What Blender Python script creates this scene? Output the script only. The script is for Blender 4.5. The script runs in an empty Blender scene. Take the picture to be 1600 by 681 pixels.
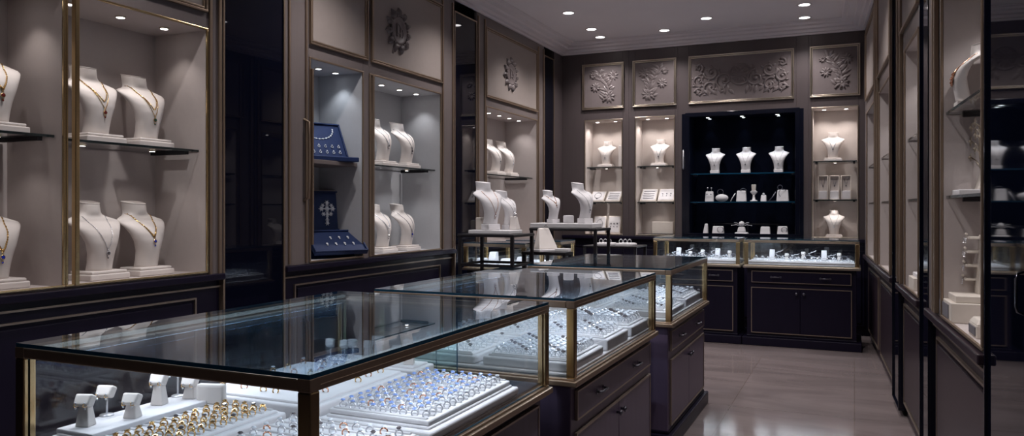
import bpy, bmesh, math, random
from mathutils import Vector, Matrix
R = random.Random(7)
PI = math.pi
S = bpy.context.scene
COL = S.collection

# ------------------------------------------------------------------ materials
def nodes(name):
    m = bpy.data.materials.new(name); m.use_nodes = True
    nt = m.node_tree
    return m, nt, nt.nodes['Principled BSDF']

def mat(name, col, rough=.5, metal=0., var=.08, scale=12., bump=0., bscale=60., stretch=(1, 1, 1), ior=1.45, coat=0., tint=None):
    """principled with a procedural colour variation and an optional bump"""
    m, nt, p = nodes(name)
    tc = nt.nodes.new('ShaderNodeTexCoord'); mp = nt.nodes.new('ShaderNodeMapping')
    mp.inputs['Scale'].default_value = stretch
    nz = nt.nodes.new('ShaderNodeTexNoise'); nz.inputs['Scale'].default_value = scale; nz.inputs['Detail'].default_value = 5
    cr = nt.nodes.new('ShaderNodeMapRange')
    cr.inputs['To Min'].default_value = 1 - var; cr.inputs['To Max'].default_value = 1 + var
    mx = nt.nodes.new('ShaderNodeVectorMath'); mx.operation = 'SCALE'
    mx.inputs[0].default_value = col[:3]
    L = nt.links.new
    L(tc.outputs['Object'], mp.inputs['Vector']); L(mp.outputs['Vector'], nz.inputs['Vector'])
    L(nz.outputs['Fac'], cr.inputs['Value']); L(cr.outputs['Result'], mx.inputs['Scale'])
    L(mx.outputs['Vector'], p.inputs['Base Color'])
    p.inputs['Roughness'].default_value = rough; p.inputs['Metallic'].default_value = metal
    p.inputs['IOR'].default_value = ior
    if tint: p.inputs['Specular Tint'].default_value = (*tint, 1)
    if coat: p.inputs['Coat Weight'].default_value = coat; p.inputs['Coat Roughness'].default_value = .08
    if bump:
        n2 = nt.nodes.new('ShaderNodeTexNoise'); n2.inputs['Scale'].default_value = bscale; n2.inputs['Detail'].default_value = 4
        b = nt.nodes.new('ShaderNodeBump'); b.inputs['Strength'].default_value = bump; b.inputs['Distance'].default_value = .004
        L(mp.outputs['Vector'], n2.inputs['Vector']); L(n2.outputs['Fac'], b.inputs['Height']); L(b.outputs['Normal'], p.inputs['Normal'])
    return m

def emit(name, col, strength):
    m, nt, p = nodes(name)
    p.inputs['Base Color'].default_value = (.8, .8, .8, 1)
    p.inputs['Emission Color'].default_value = (*col, 1); p.inputs['Emission Strength'].default_value = strength
    return m

def glass(name, tint, base=.045, gloss=(1, 1, 1), power=5):
    """thin clear pane: transparent, with a Fresnel-like mirror on top"""
    m, nt, p = nodes(name)
    nt.nodes.remove(p)
    out = [n for n in nt.nodes if n.type == 'OUTPUT_MATERIAL'][0]
    lw = nt.nodes.new('ShaderNodeLayerWeight')
    pw = nt.nodes.new('ShaderNodeMath'); pw.operation = 'POWER'; pw.inputs[1].default_value = power
    mr = nt.nodes.new('ShaderNodeMapRange'); mr.inputs['To Min'].default_value = base; mr.inputs['To Max'].default_value = 1.
    tr = nt.nodes.new('ShaderNodeBsdfTransparent'); tr.inputs['Color'].default_value = (*tint, 1)
    gl = nt.nodes.new('ShaderNodeBsdfGlossy'); gl.inputs['Roughness'].default_value = 0.; gl.inputs['Color'].default_value = (*gloss, 1)
    mx = nt.nodes.new('ShaderNodeMixShader')
    L = nt.links.new
    L(lw.outputs['Facing'], pw.inputs[0]); L(pw.outputs[0], mr.inputs['Value']); L(mr.outputs['Result'], mx.inputs['Fac'])
    L(tr.outputs[0], mx.inputs[1]); L(gl.outputs[0], mx.inputs[2]); L(mx.outputs[0], out.inputs['Surface'])
    return m

def floor_mat():
    m, nt, p = nodes('polished stone tiles')
    L = nt.links.new
    tc = nt.nodes.new('ShaderNodeTexCoord'); mp = nt.nodes.new('ShaderNodeMapping')
    br = nt.nodes.new('ShaderNodeTexBrick'); br.offset = 0.0; br.inputs['Scale'].default_value = 1
    br.inputs['Brick Width'].default_value = .8; br.inputs['Row Height'].default_value = .8
    br.inputs['Mortar Size'].default_value = .003
    br.inputs['Color1'].default_value = (.215, .176, .176, 1); br.inputs['Color2'].default_value = (.190, .154, .154, 1)
    br.inputs['Mortar'].default_value = (.16, .125, .115, 1)
    nz = nt.nodes.new('ShaderNodeTexNoise'); nz.inputs['Scale'].default_value = 1.3; nz.inputs['Detail'].default_value = 9; nz.inputs['Distortion'].default_value = 1.4
    nm = nt.nodes.new('ShaderNodeMapping'); nm.inputs['Scale'].default_value = (.7, 2.2, 1)
    rm = nt.nodes.new('ShaderNodeMapRange'); rm.inputs['From Min'].default_value = .3; rm.inputs['From Max'].default_value = .7
    rm.inputs['To Min'].default_value = .82; rm.inputs['To Max'].default_value = 1.18
    sc = nt.nodes.new('ShaderNodeVectorMath'); sc.operation = 'SCALE'
    wv = nt.nodes.new('ShaderNodeTexNoise'); wv.inputs['Scale'].default_value = 3; wv.inputs['Detail'].default_value = 6; wv.inputs['Distortion'].default_value = 3
    ro = nt.nodes.new('ShaderNodeMapRange'); ro.inputs['To Min'].default_value = .06; ro.inputs['To Max'].default_value = .17
    L(tc.outputs['Object'], mp.inputs['Vector']); L(mp.outputs['Vector'], br.inputs['Vector'])
    L(tc.outputs['Object'], nm.inputs['Vector']); L(nm.outputs['Vector'], nz.inputs['Vector'])
    L(nz.outputs['Fac'], rm.inputs['Value']); L(br.outputs['Color'], sc.inputs[0]); L(rm.outputs['Result'], sc.inputs['Scale'])
    L(sc.outputs['Vector'], p.inputs['Base Color'])
    L(nm.outputs['Vector'], wv.inputs['Vector']); L(wv.outputs['Fac'], ro.inputs['Value']); L(ro.outputs['Result'], p.inputs['Roughness'])
    return m

M = {
 'floor': floor_mat(),
 'ceil': mat('painted ceiling', (.90, .835, .845), .85, var=.03, scale=3),
 'cornice': mat('painted cornice', (.82, .755, .765), .8, var=.03, scale=3),
 'taupe': mat('taupe lacquered wood', (.165, .136, .132), .42, var=.10, scale=6, stretch=(6, 6, .5)),
 'mauve': mat('dark mauve lacquered wood', (.088, .070, .072), .42, var=.10, scale=6, stretch=(6, 6, .5)),
 'aubergine': mat('dark aubergine wood', (.098, .073, .125), .36, var=.2, scale=7, stretch=(4, 4, .6), ior=1.4),
 'panel': mat('taupe upholstered panel', (.31, .262, .242), .62, var=.05, scale=20, bump=.15, bscale=300),
 'relief': mat('carved taupe relief', (.172, .142, .142), .42, var=.08, scale=20, coat=.15),
 'dark': mat('dark espresso wood', (.009, .0068, .019), .36, var=.22, scale=7, stretch=(4, 4, .6), ior=1.3),
 'plum': mat('dark plum wood', (.024, .0145, .022), .34, var=.2, scale=7, stretch=(4, 4, .6), ior=1.4),
 'black': mat('black lacquer', (.005, .006, .013), .12, var=.1),
 'navy': mat('navy velvet lining', (.0006, .0019, .0085), .6, var=.12, scale=30, ior=1.15),
 'mirror': mat('black tinted mirror glass', (.0022, .003, .009), .02, var=.03, ior=1.5, tint=(.55, .56, .62)),
 'lining': mat('beige niche lining', (.50, .445, .43), .75, var=.04, scale=40, bump=.12, bscale=400),
 'lining_cool': mat('pale grey niche lining', (.50, .50, .52), .75, var=.04, scale=40, bump=.12, bscale=400),
 'lining_warm': mat('tan niche lining', (.57, .51, .48), .75, var=.05, scale=40, bump=.12, bscale=400),
 'bronze': mat('aged bronze', (.34, .255, .19), .42, .85, var=.12, scale=9, stretch=(1, 1, .4)),
 'brass': mat('brushed brass', (.62, .46, .25), .24, 1., var=.10, scale=9, stretch=(1, 1, .3)),
 'palebrass': mat('pale champagne metal', (.62, .54, .44), .28, 1., var=.06, scale=9),
 'bead': mat('thin bronze beading', (.36, .29, .24), .35, .8, var=.1, scale=9),
 'iron': mat('blackened iron', (.022, .020, .024), .42, .5, var=.15, scale=20),
 'leather': mat('white leatherette', (.74, .685, .655), .5, var=.03, scale=30, bump=.1, bscale=500),
 'white': mat('white suede', (.72, .70, .72), .75, var=.03, scale=40, bump=.1, bscale=500),
 'cream': mat('cream leatherette', (.68, .62, .56), .5, var=.04, scale=30, bump=.1, bscale=500),
 'grey': mat('grey velvet panel', (.16, .15, .17), .7, var=.1, scale=40),
 'blue': mat('royal blue velvet', (.003, .018, .085), .6, var=.15, scale=40),
 'pave': mat('pave set stones', (.78, .80, .85), .22, var=.15, scale=90),
 'black_deck': mat('dark navy display floor', (.006, .008, .016), .18, var=.1),
 'gold': mat('polished gold', (.80, .52, .22), .16, 1., var=.05),
 'rose': mat('rose gold', (.80, .42, .28), .2, 1., var=.05),
 'silver': mat('polished silver', (.78, .78, .82), .25, .6, var=.05),
 'pewter': mat('oxidised silver', (.20, .20, .24), .3, 1., var=.15, scale=50),
 'gem_clear': mat('clear diamond', (.78, .80, .86), .04, var=.06, ior=2.0),
 'gem_ice': mat('pale blue topaz', (.30, .44, .86), .06, var=.15, ior=1.8),
 'gem_blue': mat('sapphire', (.015, .04, .45), .05, var=.1, ior=1.8),
 'gem_red': mat('garnet', (.16, .02, .02), .06, var=.1, ior=1.8),
 'gem_green': mat('dark emerald', (.01, .06, .04), .06, var=.1, ior=1.8),
 'gem_smoke': mat('smoky quartz', (.11, .095, .10), .06, var=.1, ior=1.8),
 'pane': glass('clear glass pane', (.975, .985, .985)),
 'top': glass('clear glass top', (.74, .85, .93), .075, (.88, .94, 1), 4),
 'tealpane': glass('green tinted glass pane', (.80, .915, .925)),
 'mirror_dim': mat('smoked black mirror glass', (.002, .003, .009), .03, var=.03, ior=1.45, tint=(.20, .22, .28)),
 'edge': mat('polished teal glass edge', (.008, .055, .105), .12, var=.2, ior=1.6),
 'shelfedge': mat('dark green glass edge', (.012, .020, .022), .15, var=.2, ior=1.6),
 'lamp': emit('lit lamp lens', (1, .95, .93), 9.),
 'lamp_cool': emit('lit cool lamp lens', (.86, .93, 1), 7.),
 'strip': emit('lit strip light', (1, .93, .75), .6),  # gold tint of the glow imitates the brass rail lit from inside
}

# ------------------------------------------------------------------ mesh builder
class MB:
    def __init__(s): s.bm = bmesh.new()
    def box(s, x0, x1, y0, y1, z0, z1, mi=0, emi=None):
        v = [s.bm.verts.new(p) for p in ((x0,y0,z0),(x1,y0,z0),(x1,y1,z0),(x0,y1,z0),(x0,y0,z1),(x1,y0,z1),(x1,y1,z1),(x0,y1,z1))]
        d = (abs(x1-x0), abs(y1-y0), abs(z1-z0)); thin = d.index(min(d))
        for idx, ax in (((0,3,2,1),2),((4,5,6,7),2),((0,1,5,4),1),((2,3,7,6),1),((1,2,6,5),0),((3,0,4,7),0)):
            f = s.bm.faces.new([v[i] for i in idx]); f.material_index = mi if (emi is None or ax == thin) else emi
        return v
    def hexa(s, lo, hi, mi=0):
        """eight corners: four below, four above, in the same order"""
        v = [s.bm.verts.new(p) for p in list(lo) + list(hi)]
        for idx in ((0,3,2,1),(4,5,6,7),(0,1,5,4),(1,2,6,5),(2,3,7,6),(3,0,4,7)):
            s.bm.faces.new([v[i] for i in idx]).material_index = mi
        return v
    def taper(s, cx, cy, z0, z1, w0, d0, w1, d1, ox=0, oy=0, mi=0):
        lo = [(cx-w0/2,cy-d0/2,z0),(cx+w0/2,cy-d0/2,z0),(cx+w0/2,cy+d0/2,z0),(cx-w0/2,cy+d0/2,z0)]
        hi = [(cx+ox-w1/2,cy+oy-d1/2,z1),(cx+ox+w1/2,cy+oy-d1/2,z1),(cx+ox+w1/2,cy+oy+d1/2,z1),(cx+ox-w1/2,cy+oy+d1/2,z1)]
        return s.hexa(lo, hi, mi)
    def frame(s, x0, x1, z0, z1, y0, y1, t, mi=0):
        """a rectangular moulding standing in the xz plane"""
        s.box(x0, x1, y0, y1, z1-t, z1, mi); s.box(x0, x1, y0, y1, z0, z0+t, mi)
        s.box(x0, x0+t, y0, y1, z0+t, z1-t, mi); s.box(x1-t, x1, y0, y1, z0+t, z1-t, mi)
    def loft(s, rings, mi=0, cap=True, smooth=True, closed=True):
        vs = [[s.bm.verts.new(p) for p in r] for r in rings]
        n = len(rings[0])
        for a, b in zip(vs, vs[1:]):
            for i in range(n if closed else n-1):
                f = s.bm.faces.new((a[i], a[(i+1) % n], b[(i+1) % n], b[i])); f.material_index = mi; f.smooth = smooth
        if cap:
            for r, rev in ((vs[0], True), (vs[-1], False)):
                f = s.bm.faces.new(list(reversed(r)) if rev else r); f.material_index = mi
        return vs
    def lathe(s, prof, seg=16, c=(0,0,0), mi=0, axis='z', cap=True):
        rings = []
        for r, h in prof:
            r = max(r, 1e-5)
            ring = []
            for i in range(seg):
                a = 2*PI*i/seg
                p = (r*math.cos(a), r*math.sin(a), h)
                if axis == 'y': p = (p[0], -h, p[1])
                ring.append((c[0]+p[0], c[1]+p[1], c[2]+p[2]))
            rings.append(ring)
        s.loft(rings, mi, cap)
    def tube(s, pts, r, seg=6, mi=0, cap=True):
        pts = [Vector(p) for p in pts]; n = len(pts)
        rr = r if isinstance(r, (list, tuple)) else [r]*n
        rings = []; up = Vector((0.123, .31, .94))
        for i, p in enumerate(pts):
            t = (pts[min(i+1, n-1)] - pts[max(i-1, 0)]).normalized()
            a = t.cross(up)
            if a.length < 1e-4: a = t.cross(Vector((1, 0, 0)))
            a.normalize(); b = t.cross(a); up = a.cross(t) if False else up
            rings.append([p + (a*math.cos(2*PI*k/seg) + b*math.sin(2*PI*k/seg))*rr[i] for k in range(seg)])
        s.loft(rings, mi, cap)
    def torus(s, c, Rr, r, seg=18, rs=6, mi=0, rot=None, sq=1.):
        q = rot or Matrix.Identity(3)
        vs = []
        for i in range(seg):
            a = 2*PI*i/seg
            vs.append([s.bm.verts.new(Vector(c) + q @ Vector(((Rr + r*math.cos(2*PI*k/rs))*math.cos(a), r*sq*math.sin(2*PI*k/rs), (Rr + r*math.cos(2*PI*k/rs))*math.sin(a)))) for k in range(rs)])
        for i in range(seg):
            for k in range(rs):
                f = s.bm.faces.new((vs[i][k], vs[i][(k+1) % rs], vs[(i+1) % seg][(k+1) % rs], vs[(i+1) % seg][k])); f.material_index = mi; f.smooth = True
    def ball(s, c, r, sub=1, sc=(1,1,1), mi=0, rot=None, smooth=True):
        d = bmesh.ops.create_icosphere(s.bm, subdivisions=sub, radius=r)
        q = rot or Matrix.Identity(3)
        for v in d['verts']:
            v.co = Vector(c) + q @ Vector((v.co.x*sc[0], v.co.y*sc[1], v.co.z*sc[2]))
        for f in {f for v in d['verts'] for f in v.link_faces}: f.material_index = mi; f.smooth = smooth
    def gem(s, c, r, h, mi=0, n=8, axis='z'):
        """a round brilliant: table, girdle and point"""
        def P(a, b, z):
            return (c[0]+a, c[1]+b, c[2]+z) if axis == 'z' else (c[0]+a, c[1]-z, c[2]+b)
        t = [s.bm.verts.new(P(.6*r*math.cos(2*PI*i/n), .6*r*math.sin(2*PI*i/n), h*.4)) for i in range(n)]
        g = [s.bm.verts.new(P(r*math.cos(2*PI*(i+.5)/n), r*math.sin(2*PI*(i+.5)/n), 0)) for i in range(n)]
        b = s.bm.verts.new(P(0, 0, -h*.6))
        s.bm.faces.new(t).material_index = mi
        for i in range(n):
            j = (i+1) % n
            for f in ((t[i], g[i], t[j]), (g[i], g[j], t[j]), (g[j], g[i], b)):
                s.bm.faces.new(f).material_index = mi
    def leaf(s, c, ang, l, w, t, mi=0):
        """a carved leaf lying on the xz plane, raised towards -y"""
        ca, sa = math.cos(ang), math.sin(ang)
        def P(u, v, y): return (c[0]+u*ca-v*sa, c[1]-y, c[2]+u*sa+v*ca)
        prof = [(0, .05, .3), (.25, .8, .8), (.5, 1, 1), (.75, .65, .8), (1, .04, .25)]
        L = [s.bm.verts.new(P(u*l, -k*w/2, 0)) for u, k, _ in prof]
        Rr = [s.bm.verts.new(P(u*l, k*w/2, 0)) for u, k, _ in prof]
        Cc = [s.bm.verts.new(P(u*l, 0, y*t)) for u, _, y in prof]
        for i in range(4):
            for a, b in ((L, Cc), (Cc, Rr)):
                f = s.bm.faces.new((a[i], a[i+1], b[i+1], b[i])); f.material_index = mi; f.smooth = True
    def build(s, name, mats, parent=None, bevel=0., loc=None, seg=2, sub=0):
        bmesh.ops.recalc_face_normals(s.bm, faces=s.bm.faces)
        me = bpy.data.meshes.new(name); s.bm.to_mesh(me); s.bm.free()
        for m in (mats if isinstance(mats, (list, tuple)) else [mats]): me.materials.append(M[m])
        o = bpy.data.objects.new(name, me); COL.objects.link(o)
        if parent: o.parent = parent
        if loc: o.location = loc
        if bevel:
            b = o.modifiers.new('Bevel', 'BEVEL'); b.width = bevel; b.segments = seg; b.limit_method = 'ANGLE'; b.angle_limit = math.radians(40)
        return o

def root(name, label, cat, loc=(0,0,0), rz=0., group=None):
    o = bpy.data.objects.new(name, None); COL.objects.link(o); o.empty_display_size = .05
    o.location = loc; o.rotation_euler = (0, 0, rz); o['label'] = label; o['category'] = cat
    if group: o['group'] = group
    return o
def tag(o, label, cat, loc=None, rz=None, group=None):
    o['label'] = label; o['category'] = cat
    if loc: o.location = loc
    if rz is not None: o.rotation_euler = (0, 0, rz)
    if group: o['group'] = group
    return o
def struct(o): o['kind'] = 'structure'; return o
def copy_tree(o, parent=None):
    c = o.copy(); COL.objects.link(c)
    if parent: c.parent = parent
    for ch in list(o.children): copy_tree(ch, c)
    return c
def dup(o, label, loc, rz=None, group=None):
    c = copy_tree(o); c['label'] = label; c.location = loc
    if rz is not None: c.rotation_euler = (0, 0, rz)
    if group: c['group'] = group
    return c
def spot(name, parent, loc, W, col=(1, .93, .88), ang=95, blend=.7, rad=.012, aim=None):
    d = bpy.data.lights.new(name, 'SPOT'); d.energy = W; d.color = col; d.spot_size = math.radians(ang); d.spot_blend = blend; d.shadow_soft_size = rad
    o = bpy.data.objects.new(name, d); COL.objects.link(o); o.parent = parent; o.location = loc
    if aim: o.rotation_euler = aim
    return o
def area(name, parent, loc, W, sx, sy, col=(.88, .93, 1), rot=(0,0,0)):
    d = bpy.data.lights.new(name, 'AREA'); d.shape = 'RECTANGLE'; d.size = sx; d.size_y = sy; d.energy = W; d.color = col
    o = bpy.data.objects.new(name, d); COL.objects.link(o); o.parent = parent; o.location = loc; o.rotation_euler = rot
    return o
ORD = 'first second third fourth fifth sixth seventh eighth ninth tenth eleventh twelfth thirteenth fourteenth fifteenth sixteenth'.split()
DEG = math.radians

# ------------------------------------------------------------------ light levels
K_NICHE = 1.0
K_CEIL = 2.05
K_CASE = .21
WARM = (1, .92, .88); NEUT = (1, .955, .95); COOL = (.84, .92, 1)

# ------------------------------------------------------------------ room shell
ZC = 3.45
def plain_box(name, mats, *b):
    m = MB(); m.box(*b); return struct(m.build(name, mats))
plain_box('floor', 'floor', -4.1, 1.4, -2.2, 9.9, -.05, 0)
plain_box('ceiling', 'ceil', -4.1, 1.4, -2.2, 9.9, ZC, ZC+.05)
plain_box('wall_left', 'taupe', -4.0, -3.9, -2.2, 9.9, 0, ZC)
plain_box('wall_back', 'taupe', -4.0, 1.3, 9.68, 9.78, 0, ZC)
plain_box('wall_front', 'dark', -4.0, 1.3, -2.1, -2.0, 0, ZC)  # unseen wall, coloured dark so the showcase glass reflects less light
plain_box('wall_right', 'taupe', 1.2, 1.3, -2.2, 9.9, 0, ZC)

TH = math.atan(.0498)                                   # the right-hand run of cabinets is not quite parallel
def rx(y): return .5619 - .0498*y
# cornice (stepped mouldings) along three sides
PROF = [(0,3.335),(.025,3.335),(.03,3.352),(.06,3.356),(.075,3.38),(.12,3.388),(.13,3.41),(.185,3.418),(.20,3.435),(.235,3.44),(.24,ZC-.001),(0,ZC-.001)]
def cornice(name, a, b, n):
    m = MB(); a = Vector(a); b = Vector(b); n = Vector(n)
    m.loft([[a + n*o + Vector((0,0,z)) for o, z in PROF], [b + n*o + Vector((0,0,z)) for o, z in PROF]], smooth=False)
    return struct(m.build(name, 'cornice'))
cornice('trim_1', (-3.4,-2,0), (-3.4,9.2,0), (1,0,0))
cornice('trim_2', (-3.4,9.2,0), (.2,9.2,0), (0,-1,0))
cornice('trim_3', (rx(-2),-2,0), (rx(9.2),9.2,0), (-1,-.0498,0))
# plain wall pieces that close the runs of cabinets
plain_box('wall_left_return', 'mauve', -3.9, -3.4, 8.91, 9.7, 0, ZC)
plain_box('wall_left_rear', 'dark', -3.9, -3.4, -2.0, 1.2, 0, ZC)  # unseen stretch, dark colour chosen to dim reflections in the glass

# ------------------------------------------------------------------ wall cabinets
def downlight(parent, x, y, z, W, col, ang=95, r=.022, lens='lamp', nm='downlight'):
    m = MB()
    m.lathe([(r*1.35, 0), (r*1.35, -.006), (r*1.05, -.008)], 16, (x, y, z), 0, cap=False)
    m.lathe([(r*1.05, -.008), (r*.98, -.004), (.001, -.004)], 16, (x, y, z), 1, cap=False)
    o = m.build(nm, ['palebrass', lens], parent)
    spot(nm + '_bulb', o, (x, y, z-.016), W*K_NICHE, col, ang)
    return o

def shelf(parent, x0, x1, y0, y1, z, edge='shelfedge'):
    m = MB(); m.box(x0, x1, y0, y1, z-.012, z, 0, 1)
    o = m.build('glass_shelf', ['pane', edge], parent)
    for sx in (x0+.03, x1-.03):
        b = MB(); b.box(sx-.012, sx+.012, y0+.06, y1-.01, z-.026, z-.012)
        b.build('shelf_bracket', 'iron', o)
    return o

def unit(name, label, loc, rz, W, zc, ztop, openings, *, wood='taupe', base='dark', lining='lining', trim='brass', depth=.4,
         uppers=(), upmat='panel', cat='display cabinet', basepanels=None, trim_t=.016, group=None, uplow=2.55, uphigh=3.2, beadmat='bead'):
    """a built-in cabinet: dark base, lit niches, panelled head.  local x along the front, y into the wall"""
    r = root(name, label, cat, loc, rz, group)
    m = MB(); m.box(0, W, .03, depth+.04, .08, zc-.05)
    m.box(0, W, .05, depth+.03, 0, .08)
    m.build('base_cabinet', base, r)
    m = MB(); m.box(0, W, -.025, depth+.04, zc-.05, zc-.012); m.build('counter_ledge', base, r, bevel=.006)
    # base panels with thin beading
    for (a, b) in (basepanels or [(.06, W-.06)]):
        m = MB(); m.box(a+.03, b-.03, .018, .03, .14, zc-.17); o = m.build('base_door', base, r, bevel=.004)
        m = MB(); m.frame(a, b, .11, zc-.14, .017, .031, .010); m.build('beading', beadmat, o)
    m = MB(); m.box(0, W, .016, .03, zc-.095, zc-.085); m.build('beading', beadmat, r)
    # face frame
    ops = sorted(openings, key=lambda o: o['a'])
    m = MB(); x = 0
    for o in ops:
        if o['a']-.012 > x + 1e-4: m.box(x, o['a']-.012, 0, .03, zc-.012, ztop)
        if o['z0'] > zc: m.box(o['a'], o['b'], 0, .03, zc-.012, o['z0'])
        x = o['b']+.012
    if x < W-1e-4: m.box(x, W, 0, .03, zc-.012, ztop)
    for o in ops: m.box(o['a']-.012, o['b']+.012, 0, .03, o['z1']+.012, ztop)
    m.build('face_frame', wood, r, bevel=.003)
    for o in ops:
        a, b, z0, z1 = o['a'], o['b'], o['z0'], o['z1']; d = o.get('d', depth); ln = o.get('lining', lining)
        m = MB()
        m.box(a-.012, b+.012, d, d+.014, z0-.012, z1+.012)
        m.box(a-.012, a, .002, d, z0-.012, z1+.012); m.box(b, b+.012, .002, d, z0-.012, z1+.012)
        m.box(a, b, .002, d, z0-.012, z0); m.box(a, b, .002, d, z1, z1+.012)
        m.build('niche_lining', ln, r)
        t = o.get('t', trim_t)
        if t:
            m = MB(); m.frame(a-t, b+t, z0-t*.3, z1+t, -.010, .001, t); m.build('opening_trim', o.get('trim', trim), r, bevel=.003)
        for zs in o.get('shelves', ()): 
            sh = shelf(r, a+.003, b-.003, o.get('sy', .05), d-.003, zs, o.get('edge', 'shelfedge'))
            for k in range(o.get('ul', 0)):
                downlight(sh, a+(b-a)*(k+.5)/o['ul'], d*.45, zs-.013, o.get('ulW', 1.2), o.get('col', NEUT), 110, .014, nm='shelf_light')
        n = o.get('n', 3)
        for k in range(n):
            downlight(r, a+(b-a)*(k+.5)/n, o.get('ly', d*.42), z1, o.get('W', 3.), o.get('col', NEUT), o.get('ang', 95), .02, o.get('lens', 'lamp'))
    for u in uppers:
        a, b = u['a'], u['b']
        m = MB(); m.box(a, b, -.006, .0, uplow, uphigh); pnl = m.build('upper_panel', u.get('mat', upmat), r)
        m = MB(); m.frame(a-.03, b+.03, uplow-.03, uphigh+.03, -.022, 0, .014); m.frame(a-.012, b+.012, uplow-.012, uphigh+.012, -.016, 0, .012)
        m.build('panel_moulding', u.get('trim', 'bronze'), r, bevel=.003)
        if u.get('medal'): medallion(pnl, u['medal'], (uplow+uphigh)/2 - .035, .185)
        if u.get('relief'): relief(pnl, a+.02, b-.02, uplow+.03, uphigh-.03, u['relief'])
    return r

def medallion(parent, x, z, Rr):
    m = MB()
    m.lathe([(Rr*.62, 0), (Rr*.62, .014), (Rr*.56, .022), (Rr*.50, .014), (.001, .014)], 32, (x, -.006, z), axis='y', cap=False)
    for k in range(22):
        a = 2*PI*k/22
        c = (x + Rr*.58*math.cos(a), -.008, z + Rr*.58*math.sin(a))
        m.leaf(c, a + .35*(1 if k % 2 else -1), Rr*(.46 if k % 2 else .38), Rr*.26, .036)
        m.ball((x + Rr*.66*math.cos(a+.14), -.024, z + Rr*.66*math.sin(a+.14)), Rr*.06, 1)
    # the raised monogram: two uprights and a bow
    m.box(x-Rr*.20, x-Rr*.13, -.027, -.018, z-Rr*.26, z+Rr*.30)
    m.box(x+Rr*.06, x+Rr*.12, -.027, -.018, z-Rr*.26, z+Rr*.06)
    m.tube([(x+Rr*(-.13+.28*math.sin(t*PI)), -.021, z+Rr*(.06+.24*math.cos(t*PI)*.9)) for t in [i/8 for i in range(9)]], Rr*.035)
    m.tube([(x+Rr*(.22+.1*math.sin(t*PI)), -.021, z+Rr*(-.1+.16*math.cos(t*PI))) for t in [i/8 for i in range(9)]], Rr*.03)
    m.build('medallion', 'relief', parent)

def relief(parent, x0, x1, z0, z1, kind):
    rr = random.Random(kind); m = MB(); w, h = x1-x0, z1-z0; cx, cz = (x0+x1)/2, (z0+z1)/2
    def scroll(x, z, r, a0, turn, s, th=.016):
        pts = []; rad = []
        for i in range(22):
            t = i/21; a = a0 + s*turn*2*PI*t; q = r*(1-t*.82)
            pts.append((x+q*math.cos(a), -.012, z+q*math.sin(a))); rad.append(th*(1-.5*t))
        m.tube(pts, rad, 6)
        m.ball((x, -.012, z), r*.26, 1, (1, .8, 1))
        for i in range(0, 18, 3):
            p = pts[i]; a = a0 + s*turn*2*PI*i/21
            m.leaf((p[0], -.006, p[2]), a + s*.7 + rr.uniform(-.3, .3), r*.62, r*.32, .022)
    if kind < 10:                                        # the wide centre panel, mirrored about its middle
        for s in (-1, 1):
            base = 0 if s > 0 else PI
            scroll(cx+s*w*.16, cz-.02, h*.24, base+s*PI*.5 + (0 if s > 0 else PI), 1.3, s)
            scroll(cx+s*w*.30, cz+h*.17, h*.20, base, 1.2, -s)
            scroll(cx+s*w*.31, cz-h*.22, h*.18, base+1, 1.2, s)
            scroll(cx+s*w*.43, cz-.01, h*.17, base+2, 1.2, s)
            scroll(cx+s*w*.43, cz+h*.31, h*.11, base+2, 1.2, -s); scroll(cx+s*w*.43, cz-h*.32, h*.11, base, 1.2, s)
            for k in range(9):
                m.leaf((cx+s*w*(.06+.045*k), -.004, z0+.03+.02*(k % 2)), PI/2 - s*.5 + rr.uniform(-.3, .3), .11, .05, .03)
        for k in range(12):
            m.leaf((cx, -.006, cz+h*.08), 2*PI*k/12, h*.24, h*.10, .03)
        m.ball((cx, -.006, cz+h*.08), h*.10, 2, (1, .45, 1))
        m.tube([(cx+h*.27*math.cos(a*PI/12), -.01, cz+h*.08+h*.27*math.sin(a*PI/12)) for a in range(25)], .011)
    else:                                               # a climbing spray
        lean = 1 if kind % 2 else -1
        stem = [(cx+lean*w*.16*math.sin(t*4.2), -.01, z0+.03+(h-.08)*t) for t in [i/14 for i in range(15)]]
        m.tube(stem, [.014-.008*i/14 for i in range(15)], 6)
        for i in range(1, 15):
            for s in (-1, 1):
                m.leaf((stem[i][0], -.004, stem[i][2]), PI/2 - s*(.9+rr.uniform(-.4, .4)), w*rr.uniform(.16, .30), w*.10, .026)
        for (fx, fz, fr) in ((.3*lean, .28, .13), (-.22*lean, -.02, .12), (.18*lean, -.30, .15), (-.3*lean, .3, .08)):
            for k in range(9): m.leaf((cx+fx*w, -.010, cz+fz*h), 2*PI*k/9+.2, fr*w*1.25, fr*w*.6, .026)
            m.ball((cx+fx*w, -.012, cz+fz*h), fr*w*.35, 1, (1, .8, 1))
    for v in m.bm.verts: v.co.y = -.006+(v.co.y+.006)*.62
    m.build('carved_relief', 'relief', parent)

LRZ = PI/2
def L(y, z=0., x=-3.4): return (x, y, z)
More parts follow.
